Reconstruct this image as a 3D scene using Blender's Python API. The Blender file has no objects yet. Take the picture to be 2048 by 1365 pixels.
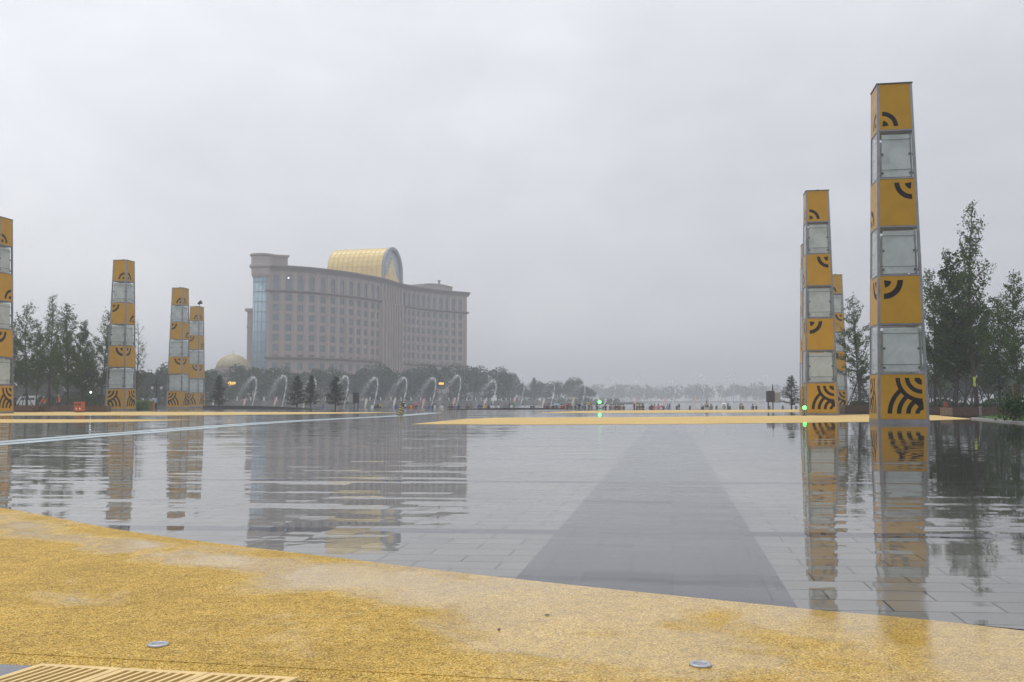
import bpy, bmesh, math, random
from mathutils import Vector, Matrix
R = math.radians
rnd = random.Random(7)
scene = bpy.context.scene
COL = scene.collection

# ------------------------------------------------------------------ camera model
CAMH = 1.15
FPX, CX, CY, HOR = 2000.0, 1024.0, 682.5, 802.0
PITCH = math.atan((HOR - CY) / FPX)
SP, CP = math.sin(PITCH), math.cos(PITCH)

def ray(px, py):
    u, v = (px - CX) / FPX, (CY - py) / FPX
    return Vector((u, CP - v * SP, SP + v * CP))

def gp(px, py, z=0.0):
    """ground point seen at a pixel"""
    d = ray(px, py)
    k = (z - CAMH) / d.z
    return Vector((d.x * k, d.y * k, z))

def at(px, py, y):
    d = ray(px, py)
    k = y / d.y
    return Vector((d.x * k, y, CAMH + d.z * k))

def xat(px, y, py=802):
    return at(px, py, y).x

def zat(py, y):
    return at(1024, py, y).z

cam_d = bpy.data.cameras.new('camera')
cam = bpy.data.objects.new('camera', cam_d); COL.objects.link(cam)
cam_d.sensor_width = 36.0; cam_d.lens = 36.0 * FPX / 2048.0
cam_d.clip_start = 0.1; cam_d.clip_end = 9000
cam.location = (0, 0, CAMH); cam.rotation_euler = (R(90) + PITCH, 0, 0)
scene.camera = cam

# ------------------------------------------------------------------ node helpers
def nd(nt, t, **kw):
    n = nt.nodes.new(t)
    for k, v in kw.items():
        if k.startswith('i_'):
            key = k[2:]
            key = int(key) if key.isdigit() else key.replace('_', ' ')
            n.inputs[key].default_value = v
        else:
            setattr(n, k, v)
    return n

def math_n(nt, op, a, b=None, c=None, clamp=False):
    n = nt.nodes.new('ShaderNodeMath'); n.operation = op; n.use_clamp = clamp
    for i, x in enumerate((a, b, c)):
        if x is None: continue
        if isinstance(x, (int, float)): n.inputs[i].default_value = x
        else: nt.links.new(x, n.inputs[i])
    return n.outputs[0]

def ramp(nt, fac, stops, interp='LINEAR'):
    n = nt.nodes.new('ShaderNodeValToRGB'); n.color_ramp.interpolation = interp
    el = n.color_ramp.elements
    while len(el) < len(stops): el.new(0.5)
    for e, (p, c) in zip(el, stops):
        e.position = p; e.color = (c, c, c, 1) if isinstance(c, (int, float)) else (*c[:3], 1)
    nt.links.new(fac, n.inputs[0]); return n.outputs[0]

def mixc(nt, fac, a, b, mode='MIX'):
    n = nt.nodes.new('ShaderNodeMix'); n.data_type = 'RGBA'; n.blend_type = mode
    for i, x in ((0, fac), (6, a), (7, b)):
        sock = n.inputs[i]
        if isinstance(x, (int, float)): sock.default_value = x if i == 0 else (x, x, x, 1)
        elif isinstance(x, (tuple, list)): sock.default_value = (*x[:3], 1)
        else: nt.links.new(x, sock)
    return n.outputs[2]

def noise(nt, vec, scale, detail=3, rough=0.55, dist=0.0):
    n = nd(nt, 'ShaderNodeTexNoise'); n.inputs['Scale'].default_value = scale
    n.inputs['Detail'].default_value = detail; n.inputs['Roughness'].default_value = rough
    n.inputs['Distortion'].default_value = dist
    if vec is not None: nt.links.new(vec, n.inputs['Vector'])
    return n.outputs['Fac']

def new_mat(name):
    m = bpy.data.materials.new(name); m.use_nodes = True
    nt = m.node_tree
    b = nt.nodes['Principled BSDF']
    return m, nt, b

def coords(nt, kind='Object'):
    return nd(nt, 'ShaderNodeTexCoord').outputs[kind]

def mat(name, col, rough=0.5, metal=0.0, var=0.12, scale=3.0, bump=0.0, bscale=30.0, spec=0.5, emit=None, estr=0.0, island=0.0, trans=0.0, coat=0.0):
    m, nt, b = new_mat(name)
    v = coords(nt)
    f = noise(nt, v, scale, 4)
    lo = tuple(c * (1 - var) for c in col); hi = tuple(min(1, c * (1 + var)) for c in col)
    c = ramp(nt, f, [(0.3, lo), (0.7, hi)])
    if island:
        g = nd(nt, 'ShaderNodeNewGeometry').outputs['Random Per Island']
        c = mixc(nt, 1.0, c, ramp(nt, g, [(0, 1 - island), (1, 1 + island)]), 'MULTIPLY')
    nt.links.new(c, b.inputs['Base Color'])
    rr = ramp(nt, noise(nt, v, scale * 2.3, 2), [(0.3, max(0.0, rough - 0.07)), (0.7, min(1, rough + 0.07))])
    nt.links.new(rr, b.inputs['Roughness'])
    b.inputs['Metallic'].default_value = metal
    b.inputs['Specular IOR Level'].default_value = spec
    if coat: b.inputs['Coat Weight'].default_value = coat; b.inputs['Coat Roughness'].default_value = 0.05
    if bump:
        bn = nd(nt, 'ShaderNodeBump'); bn.inputs['Strength'].default_value = 1; bn.inputs['Distance'].default_value = bump
        nt.links.new(noise(nt, v, bscale, 3), bn.inputs['Height']); nt.links.new(bn.outputs[0], b.inputs['Normal'])
    if emit: b.inputs['Emission Color'].default_value = (*emit, 1); b.inputs['Emission Strength'].default_value = estr
    if trans:
        tr = nd(nt, 'ShaderNodeBsdfTranslucent'); nt.links.new(c, tr.inputs['Color'])
        mx = nd(nt, 'ShaderNodeMixShader'); mx.inputs[0].default_value = trans
        nt.links.new(b.outputs[0], mx.inputs[1]); nt.links.new(tr.outputs[0], mx.inputs[2])
        nt.links.new(mx.outputs[0], nt.nodes['Material Output'].inputs['Surface'])
    return m

# ------------------------------------------------------------------ mesh helpers
class MB:
    def __init__(s): s.v = []; s.f = []; s.m = []
    def quad(s, *p, m=0):
        i = len(s.v); s.v.extend(tuple(q) for q in p); s.f.append(tuple(range(i, i + len(p)))); s.m.append(m)
    def box(s, c, d, rz=0.0, m=0, taper=1.0):
        cx, cy, cz = c; dx, dy, dz = d[0] / 2, d[1] / 2, d[2] / 2
        i = len(s.v); ca, sa = math.cos(rz), math.sin(rz)
        for z, k in ((-dz, 1.0), (dz, taper)):
            for x, y in ((-dx, -dy), (dx, -dy), (dx, dy), (-dx, dy)):
                x *= k; y *= k
                s.v.append((cx + x * ca - y * sa, cy + x * sa + y * ca, cz + z))
        for q in ((0, 3, 2, 1), (4, 5, 6, 7), (0, 1, 5, 4), (1, 2, 6, 5), (2, 3, 7, 6), (3, 0, 4, 7)):
            s.f.append(tuple(i + a for a in q)); s.m.append(m)
    def hexa(s, p, m=0):
        """8 points: bottom ring of four then top ring of four"""
        i = len(s.v); s.v.extend(tuple(q) for q in p)
        for q in ((0, 3, 2, 1), (4, 5, 6, 7), (0, 1, 5, 4), (1, 2, 6, 5), (2, 3, 7, 6), (3, 0, 4, 7)):
            s.f.append(tuple(i + a for a in q)); s.m.append(m)
    def tube(s, pts, rad, n=6, m=0, cap=True):
        pts = [Vector(p) for p in pts]
        if not isinstance(rad, (list, tuple)): rad = [rad] * len(pts)
        i0 = len(s.v)
        for k, p in enumerate(pts):
            t = (pts[min(k + 1, len(pts) - 1)] - pts[max(k - 1, 0)])
            t = t.normalized() if t.length > 1e-9 else Vector((0, 0, 1))
            a = t.cross(Vector((0, 0, 1)) if abs(t.z) < 0.9 else Vector((1, 0, 0))).normalized(); b = t.cross(a)
            for j in range(n):
                w = 2 * math.pi * j / n
                s.v.append(tuple(p + (a * math.cos(w) + b * math.sin(w)) * rad[k]))
        for k in range(len(pts) - 1):
            for j in range(n):
                a = i0 + k * n + j; b = i0 + k * n + (j + 1) % n
                s.f.append((a, b, b + n, a + n)); s.m.append(m)
        if cap:
            s.f.append(tuple(i0 + j for j in range(n))[::-1]); s.m.append(m)
            e = i0 + (len(pts) - 1) * n
            s.f.append(tuple(e + j for j in range(n))); s.m.append(m)
    def lathe(s, prof, n=16, c=(0, 0, 0), m=0):
        i0 = len(s.v)
        for r, z in prof:
            for j in range(n):
                w = 2 * math.pi * j / n
                s.v.append((c[0] + r * math.cos(w), c[1] + r * math.sin(w), c[2] + z))
        for k in range(len(prof) - 1):
            for j in range(n):
                a = i0 + k * n + j; b = i0 + k * n + (j + 1) % n
                s.f.append((a, b, b + n, a + n)); s.m.append(m)
        s.f.append(tuple(i0 + j for j in range(n))[::-1]); s.m.append(m)
        e = i0 + (len(prof) - 1) * n
        s.f.append(tuple(e + j for j in range(n))); s.m.append(m)
    def ball(s, c, r, nu=8, nv=6, m=0):
        rx, ry, rz = r if isinstance(r, (tuple, list)) else (r, r, r)
        i0 = len(s.v)
        for k in range(1, nv):
            a = math.pi * k / nv
            for j in range(nu):
                w = 2 * math.pi * j / nu
                s.v.append((c[0] + rx * math.sin(a) * math.cos(w), c[1] + ry * math.sin(a) * math.sin(w), c[2] - rz * math.cos(a)))
        b = len(s.v); s.v.append((c[0], c[1], c[2] - rz)); s.v.append((c[0], c[1], c[2] + rz))
        for k in range(nv - 2):
            for j in range(nu):
                a0 = i0 + k * nu + j; a1 = i0 + k * nu + (j + 1) % nu
                s.f.append((a0, a1, a1 + nu, a0 + nu)); s.m.append(m)
        e = i0 + (nv - 2) * nu
        for j in range(nu):
            s.f.append((b, i0 + (j + 1) % nu, i0 + j)); s.m.append(m)
            s.f.append((b + 1, e + j, e + (j + 1) % nu)); s.m.append(m)
    def prism(s, poly, z0, z1, m=0):
        n = len(poly); i = len(s.v)
        s.v.extend((x, y, z0) for x, y in poly); s.v.extend((x, y, z1) for x, y in poly)
        s.f.append(tuple(range(i + n, i + 2 * n))); s.m.append(m)
        s.f.append(tuple(range(i, i + n))[::-1]); s.m.append(m)
        for j in range(n):
            k = (j + 1) % n
            s.f.append((i + j, i + k, i + n + k, i + n + j)); s.m.append(m)
    def leaf(s, p, size, m=0, r=rnd, flat=0.0):
        n = Vector((r.gauss(0, 1), r.gauss(0, 1), r.gauss(0, 1) + flat)).normalized()
        a = n.orthogonal().normalized(); a.rotate(Matrix.Rotation(r.uniform(0, 6.28), 3, n)); b = n.cross(a)
        sx = size * r.uniform(0.7, 1.3) / 2; sy = sx * r.uniform(0.5, 0.9)
        i = len(s.v)
        for x, y in ((-1, 0), (0, -1), (1, 0.0), (0.1, 1)):
            s.v.append(tuple(Vector(p) + a * x * sx + b * y * sy))
        s.f.append((i, i + 1, i + 2, i + 3)); s.m.append(m)
    def mesh(s, name, mats, smooth=False, fixn=False):
        me = bpy.data.meshes.new(name); me.from_pydata(s.v, [], s.f)
        for mm in (mats if isinstance(mats, (list, tuple)) else [mats]): me.materials.append(mm)
        me.polygons.foreach_set('material_index', s.m)
        if smooth: me.polygons.foreach_set('use_smooth', [True] * len(s.f))
        if fixn:
            bm = bmesh.new(); bm.from_mesh(me); bmesh.ops.recalc_face_normals(bm, faces=bm.faces); bm.to_mesh(me); bm.free()
        me.update(); return me
    def build(s, name, mats, parent=None, smooth=False, loc=None, rz=0.0, fixn=False):
        return link(name, s.mesh(name, mats, smooth, fixn), parent, loc, rz)

def link(name, me, parent=None, loc=None, rz=0.0):
    o = bpy.data.objects.new(name, me); COL.objects.link(o)
    if parent is not None: o.parent = parent
    if loc is not None: o.location = loc
    if rz: o.rotation_euler = (0, 0, rz)
    return o

def tag(o, label=None, cat=None, group=None, kind=None):
    if label: o['label'] = label
    if cat: o['category'] = cat
    if group: o['group'] = group
    if kind: o['kind'] = kind
    return o

def thing(name, label, cat, loc=(0, 0, 0), rz=0.0, group=None):
    o = bpy.data.objects.new(name, None); COL.objects.link(o)
    o.location = loc; o.rotation_euler = (0, 0, rz); o.empty_display_size = 0.3
    return tag(o, label, cat, group)

def kids(o): return [c for c in ALLKIDS.get(o.name, [])]
def copy_tree(o, parent=None):
    c = o.copy(); COL.objects.link(c)
    if parent is not None: c.parent = parent
    for ch in list(o.children): copy_tree(ch, c)
    return c

def structure(name, mb, m, smooth=False, fixn=False):
    return tag(mb.build(name, m, smooth=smooth, fixn=fixn), kind='structure')

# ------------------------------------------------------------------ materials
GRID = R(9.0)
M = {}
M['yellow'] = mat('yellow_panel_paint', (0.50, 0.268, 0.014), 0.36, var=0.08, scale=1.2, bump=0.0006, bscale=160, spec=0.14)
M['emblem'] = mat('dark_emblem_film', (0.010, 0.007, 0.005), 0.5, var=0.3, spec=0.1)
M['steel'] = mat('galvanised_steel', (0.24, 0.24, 0.255), 0.38, metal=0.75, var=0.2, scale=2)
M['darksteel'] = mat('dark_steel', (0.045, 0.048, 0.05), 0.5, metal=0.3, var=0.2)
M['stone'] = mat('hotel_stone', (0.335, 0.272, 0.255), 0.8, var=0.09, scale=0.25, bump=0.004, bscale=3)
M['stone2'] = mat('hotel_trim_stone', (0.40, 0.33, 0.305), 0.75, var=0.1, scale=0.4)
M['stonedark'] = mat('hotel_cornice_stone', (0.22, 0.175, 0.17), 0.75, var=0.1, scale=0.4)
M['hglass'] = mat('hotel_window_glass', (0.12, 0.175, 0.205), 0.12, var=0.35, scale=0.4, spec=0.8)
M['hframe'] = mat('hotel_window_frame', (0.16, 0.18, 0.19), 0.5)
M['curtain'] = mat('hotel_curtain_wall_glass', (0.30, 0.43, 0.52), 0.1, var=0.15, scale=0.3, spec=0.8)
M['gold'] = mat('gold_cladding', (0.82, 0.62, 0.22), 0.45, metal=0.1, var=0.1, scale=0.3)
M['golddull'] = mat('gold_dome_cladding', (0.34, 0.30, 0.19), 0.5, metal=0.2, var=0.12, scale=0.6)
M['goldrib'] = mat('gold_rib_cladding', (0.66, 0.47, 0.14), 0.5, metal=0.2)
M['wood'] = mat('wet_timber', (0.085, 0.042, 0.024), 0.4, var=0.35, scale=6, bump=0.003, bscale=40)
M['woodpale'] = mat('weathered_timber_end', (0.17, 0.115, 0.075), 0.5, var=0.3, scale=6)
M['soil'] = mat('planter_soil', (0.05, 0.04, 0.025), 0.9, bump=0.03, bscale=12)
M['bark'] = mat('tree_bark', (0.055, 0.042, 0.034), 0.85, var=0.3, scale=8, bump=0.01, bscale=30)
M['leaf_near'] = mat('young_tree_leaf', (0.046, 0.098, 0.014), 0.5, var=0.3, scale=0.5, island=0.45, trans=0.25, spec=0.12)
M['leaf_dense'] = mat('dense_tree_leaf', (0.028, 0.072, 0.010), 0.5, var=0.3, scale=0.5, island=0.45, trans=0.2, spec=0.12)
M['leaf_pine'] = mat('pine_needle', (0.032, 0.045, 0.034), 0.6, var=0.3, scale=0.6, island=0.4, trans=0.1, spec=0.12)
M['leaf_far'] = mat('bank_tree_leaf', (0.040, 0.075, 0.035), 0.6, var=0.3, scale=0.15, island=0.4, trans=0.15, spec=0.12)
M['hedge'] = mat('hedge_leaf', (0.05, 0.10, 0.03), 0.55, var=0.35, scale=0.7, island=0.4, trans=0.15, spec=0.12)
M['shrub'] = mat('bright_shrub_leaf', (0.13, 0.24, 0.045), 0.5, var=0.3, scale=1, island=0.35, trans=0.2)
M['orange'] = mat('orange_paint', (0.42, 0.095, 0.025), 0.45)
M['black'] = mat('black_plastic', (0.02, 0.02, 0.022), 0.45)
M['greybox'] = mat('grey_equipment_case', (0.30, 0.31, 0.28), 0.55)
M['white'] = mat('white_paint', (0.78, 0.79, 0.80), 0.35)
M['vanglass'] = mat('van_window_glass', (0.03, 0.035, 0.04), 0.08)
M['rubber'] = mat('tyre_rubber', (0.02, 0.02, 0.02), 0.8)
M['conyel'] = mat('cone_yellow', (0.62, 0.50, 0.03), 0.5)
M['darkstone'] = mat('dark_granite_ledge', (0.035, 0.036, 0.038), 0.35, var=0.3)
M['bollard'] = mat('bollard_stone', (0.13, 0.13, 0.13), 0.7)
M['kerb'] = mat('kerb_granite', (0.36, 0.36, 0.36), 0.35, var=0.15, scale=1.5, bump=0.002)
M['grate'] = mat('cream_grate_paint', (0.72, 0.51, 0.20), 0.42, var=0.12, scale=5, bump=0.0004, bscale=120)
M['slotshade'] = mat('drain_depth_shade', (0.010, 0.008, 0.008), 1.0, spec=0.0)  # black stands in for the shade below the slots
M['chrome'] = mat('brushed_steel_rim', (0.42, 0.43, 0.45), 0.42, metal=0.6, var=0.1, scale=20)
M['lens'] = mat('uplight_lens', (0.20, 0.23, 0.25), 0.12, spec=0.6)
M['greenlamp'] = mat('green_lamp_lens', (0.05, 0.6, 0.08), 0.3, emit=(0.06, 1.0, 0.10), estr=9)
M['amber'] = mat('amber_lamp', (0.9, 0.5, 0.1), 0.3, emit=(1.0, 0.50, 0.06), estr=1.5)
M['amberglow'] = mat('amber_sign_face', (0.6, 0.4, 0.15), 0.4, emit=(1.0, 0.6, 0.15), estr=1.0)
M['whitelamp'] = mat('white_lamp', (0.9, 0.9, 0.9), 0.3, emit=(0.9, 1.0, 1.0), estr=5)
M['lantern'] = mat('milky_lantern_glass', (0.72, 0.74, 0.74), 0.3, trans=0.3)
M['tagyel'] = mat('fluorescent_tag', (0.60, 0.75, 0.05), 0.5)

def frosted():
    m, nt, b = new_mat('frosted_glass_sheet')
    v = coords(nt)
    f = noise(nt, v, 0.9, 4, 0.6, 0.6)
    c = ramp(nt, f, [(0.3, (0.60, 0.625, 0.61)), (0.5, (0.78, 0.80, 0.785)), (0.72, (0.92, 0.93, 0.92))])
    nt.links.new(c, b.inputs['Base Color']); b.inputs['Roughness'].default_value = 0.35
    tr = nd(nt, 'ShaderNodeBsdfTranslucent'); nt.links.new(c, tr.inputs['Color'])
    mx = nd(nt, 'ShaderNodeMixShader'); mx.inputs[0].default_value = 0.3
    nt.links.new(b.outputs[0], mx.inputs[1]); nt.links.new(tr.outputs[0], mx.inputs[2])
    nt.links.new(mx.outputs[0], nt.nodes['Material Output'].inputs['Surface'])
    return m
M['frost'] = frosted()

def clearglass():
    m, nt, b = new_mat('clear_outer_glass')
    nt.nodes.remove(b)
    t = nd(nt, 'ShaderNodeBsdfTransparent'); t.inputs[0].default_value = (0.96, 0.975, 0.97, 1)
    g = nd(nt, 'ShaderNodeBsdfGlossy'); g.inputs['Roughness'].default_value = 0.04
    lw = nd(nt, 'ShaderNodeLayerWeight')
    f = math_n(nt, 'ADD', math_n(nt, 'MULTIPLY', math_n(nt, 'POWER', lw.outputs['Facing'], 5.0), 0.9), 0.045, clamp=True)
    mx = nd(nt, 'ShaderNodeMixShader'); nt.links.new(f, mx.inputs[0])
    nt.links.new(t.outputs[0], mx.inputs[1]); nt.links.new(g.outputs[0], mx.inputs[2])
    nt.links.new(mx.outputs[0], nt.nodes['Material Output'].inputs['Surface'])
    return m
M['glass'] = clearglass()

def spray(name, tint, dens, scale=2.0):
    m, nt, b = new_mat(name); nt.nodes.remove(b)
    v = coords(nt)
    f = noise(nt, v, scale, 4, 0.7)
    a = ramp(nt, f, [(0.35, dens * 0.25), (0.65, dens)])
    t = nd(nt, 'ShaderNodeBsdfTransparent')
    d = nd(nt, 'ShaderNodeBsdfTranslucent'); d.inputs[0].default_value = (*tint, 1)
    d2 = nd(nt, 'ShaderNodeBsdfDiffuse'); d2.inputs[0].default_value = (*tint, 1)
    m1 = nd(nt, 'ShaderNodeMixShader'); m1.inputs[0].default_value = 0.5
    nt.links.new(d.outputs[0], m1.inputs[1]); nt.links.new(d2.outputs[0], m1.inputs[2])
    mx = nd(nt, 'ShaderNodeMixShader'); nt.links.new(a, mx.inputs[0])
    nt.links.new(t.outputs[0], mx.inputs[1]); nt.links.new(m1.outputs[0], mx.inputs[2])
    nt.links.new(mx.outputs[0], nt.nodes['Material Output'].inputs['Surface'])
    return m
M['jet'] = spray('fountain_water', (0.97, 0.98, 0.99), 0.55)
M['jetpink'] = spray('fountain_water_pink_light_tint', (0.95, 0.66, 0.62), 0.75)  # pink lamplight from below is put into the water colour
M['jetcream'] = spray('fountain_water_cream', (0.92, 0.84, 0.76), 0.85)
M['spraydrop'] = spray('fountain_spray', (0.95, 0.96, 0.97), 0.38, 4)

# ---------------- ground materials
def wet_stone(name, light, dark, bands=True, tile=(0.6, 0.3), walk=False, joint=0.25):
    m, nt, b = new_mat(name)
    pos = nd(nt, 'ShaderNodeNewGeometry').outputs['Position']
    sep = nd(nt, 'ShaderNodeSeparateXYZ'); nt.links.new(pos, sep.inputs[0])
    X, Y = sep.outputs[0], sep.outputs[1]
    ca, sa = math.cos(GRID), math.sin(GRID)
    U = math_n(nt, 'SUBTRACT', math_n(nt, 'MULTIPLY', X, ca), math_n(nt, 'MULTIPLY', Y, sa))
    g2 = GRID if walk else R(4.5)
    V = math_n(nt, 'ADD', math_n(nt, 'MULTIPLY', X, math.sin(g2)), math_n(nt, 'MULTIPLY', Y, math.cos(g2)))
    cmb = nd(nt, 'ShaderNodeCombineXYZ'); nt.links.new(U, cmb.inputs[0]); nt.links.new(V, cmb.inputs[1])
    br = nd(nt, 'ShaderNodeTexBrick', offset=0.5, squash=1.0)
    nt.links.new(cmb.outputs[0], br.inputs['Vector'])
    br.inputs['Scale'].default_value = 1.0
    br.inputs['Brick Width'].default_value = tile[0]; br.inputs['Row Height'].default_value = tile[1]
    br.inputs['Mortar Size'].default_value = 0.0075 if not walk else 0.005; br.inputs['Mortar Smooth'].default_value = 0.1
    br.inputs['Color1'].default_value = (*[c * 0.90 for c in light], 1); br.inputs['Color2'].default_value = (*[c * 1.10 for c in light], 1)
    br.inputs['Mortar'].default_value = (*[c * joint for c in light], 1)
    c = br.outputs['Color']
    if bands:
        md = math_n(nt, 'FLOORED_MODULO', math_n(nt, 'SUBTRACT', V, 8.72), 5.45)
        isb = math_n(nt, 'LESS_THAN', md, 0.30)
        c = mixc(nt, isb, c, dark)
    # broad stains and fine granite speckle
    st = ramp(nt, noise(nt, pos, 0.35, 4, 0.6), [(0.3, 0.80), (0.7, 1.12)])
    c = mixc(nt, 1.0, c, st, 'MULTIPLY')
    sp = ramp(nt, noise(nt, pos, 260.0, 2), [(0.35, 0.85), (0.65, 1.15)])
    c = mixc(nt, 1.0, c, sp, 'MULTIPLY')
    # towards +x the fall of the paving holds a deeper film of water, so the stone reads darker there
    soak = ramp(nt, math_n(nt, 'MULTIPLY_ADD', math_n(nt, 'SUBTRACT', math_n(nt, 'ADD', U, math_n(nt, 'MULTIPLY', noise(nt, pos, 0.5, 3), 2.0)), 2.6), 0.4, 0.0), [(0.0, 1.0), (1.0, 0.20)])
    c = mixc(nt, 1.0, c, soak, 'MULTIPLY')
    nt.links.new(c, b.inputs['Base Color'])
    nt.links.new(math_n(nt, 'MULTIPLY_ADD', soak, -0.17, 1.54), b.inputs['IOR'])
    # water film: mostly mirror flat, with patches that ripple or lie drier
    w = noise(nt, pos, 0.55, 3, 0.6)
    rr = ramp(nt, w, [(0.35, 0.015), (0.55, 0.03), (0.68, 0.10)])
    nt.links.new(rr, b.inputs['Roughness'])
    # every slab has settled at its own small tilt, and the film of water between lies in patches
    wob = math_n(nt, 'MULTIPLY', math_n(nt, 'SUBTRACT', noise(nt, pos, 2.2, 3, 0.6), 0.5), 0.24)
    sel = ramp(nt, math_n(nt, 'SUBTRACT', noise(nt, pos, 0.11, 3, 0.6), math_n(nt, 'MULTIPLY', X, 0.020)), [(0.30, 0.07), (0.56, 0.85)])
    def tilt(cw, ch, power, amp, seed):
        rowi = math_n(nt, 'FLOOR', math_n(nt, 'DIVIDE', math_n(nt, 'ADD', V, wob), ch))
        sh = math_n(nt, 'MULTIPLY', math_n(nt, 'FLOORED_MODULO', rowi, 2.0), 0.5)
        coli = math_n(nt, 'FLOOR', math_n(nt, 'ADD', math_n(nt, 'DIVIDE', math_n(nt, 'ADD', U, wob), cw), sh))
        cc = nd(nt, 'ShaderNodeCombineXYZ'); nt.links.new(coli, cc.inputs[0]); nt.links.new(rowi, cc.inputs[1]); cc.inputs[2].default_value = seed
        w_ = nd(nt, 'ShaderNodeTexWhiteNoise'); w_.noise_dimensions = '3D'; nt.links.new(cc.outputs[0], w_.inputs['Vector'])
        return math_n(nt, 'MULTIPLY', math_n(nt, 'POWER', w_.outputs['Value'], power), amp)
    tl = math_n(nt, 'ADD', tilt(1.2, 0.30, 9.0, 0.048, 1.3), tilt(0.6, 0.15, 9.0, 0.040, 7.7))
    tl = math_n(nt, 'ADD', tl, tilt(2.7, 0.22, 10.0, 0.050, 3.9))
    tl = math_n(nt, 'ADD', tl, tilt(4.4, 0.34, 13.0, 0.050, 5.1))
    tl = math_n(nt, 'MULTIPLY', tl, sel)
    nv = nd(nt, 'ShaderNodeCombineXYZ'); nt.links.new(math_n(nt, 'MULTIPLY', tl, -math.sin(g2)), nv.inputs[0]); nt.links.new(math_n(nt, 'MULTIPLY', tl, -math.cos(g2)), nv.inputs[1]); nv.inputs[2].default_value = 1.0
    nn = nd(nt, 'ShaderNodeVectorMath', operation='NORMALIZE'); nt.links.new(nv.outputs[0], nn.inputs[0])
    n1 = noise(nt, pos, 0.42, 2, 0.5)
    n2 = math_n(nt, 'MULTIPLY', noise(nt, pos, 1.5, 3, 0.6), sel)
    h = math_n(nt, 'ADD', math_n(nt, 'MULTIPLY', n1, 0.0035), math_n(nt, 'MULTIPLY', n2, 0.0030))
    h = math_n(nt, 'ADD', h, math_n(nt, 'MULTIPLY', noise(nt, pos, 7.0, 2), 0.00016))
    h = math_n(nt, 'SUBTRACT', h, math_n(nt, 'MULTIPLY', br.outputs['Fac'], 0.0004))
    bn = nd(nt, 'ShaderNodeBump'); bn.inputs['Strength'].default_value = 1.0; bn.inputs['Distance'].default_value = 1.0
    nt.links.new(nn.outputs[0], bn.inputs['Normal'])
    nt.links.new(h, bn.inputs['Height']); nt.links.new(bn.outputs[0], b.inputs['Normal'])
    return m
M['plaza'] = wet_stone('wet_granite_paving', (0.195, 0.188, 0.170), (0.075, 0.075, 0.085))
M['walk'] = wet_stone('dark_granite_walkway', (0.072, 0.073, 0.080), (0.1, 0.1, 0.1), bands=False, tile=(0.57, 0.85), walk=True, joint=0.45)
M['greypave'] = wet_stone('smooth_grey_paving', (0.14, 0.142, 0.155), (0.1, 0.1, 0.1), bands=False, tile=(0.9, 0.9), walk=True)

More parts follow.
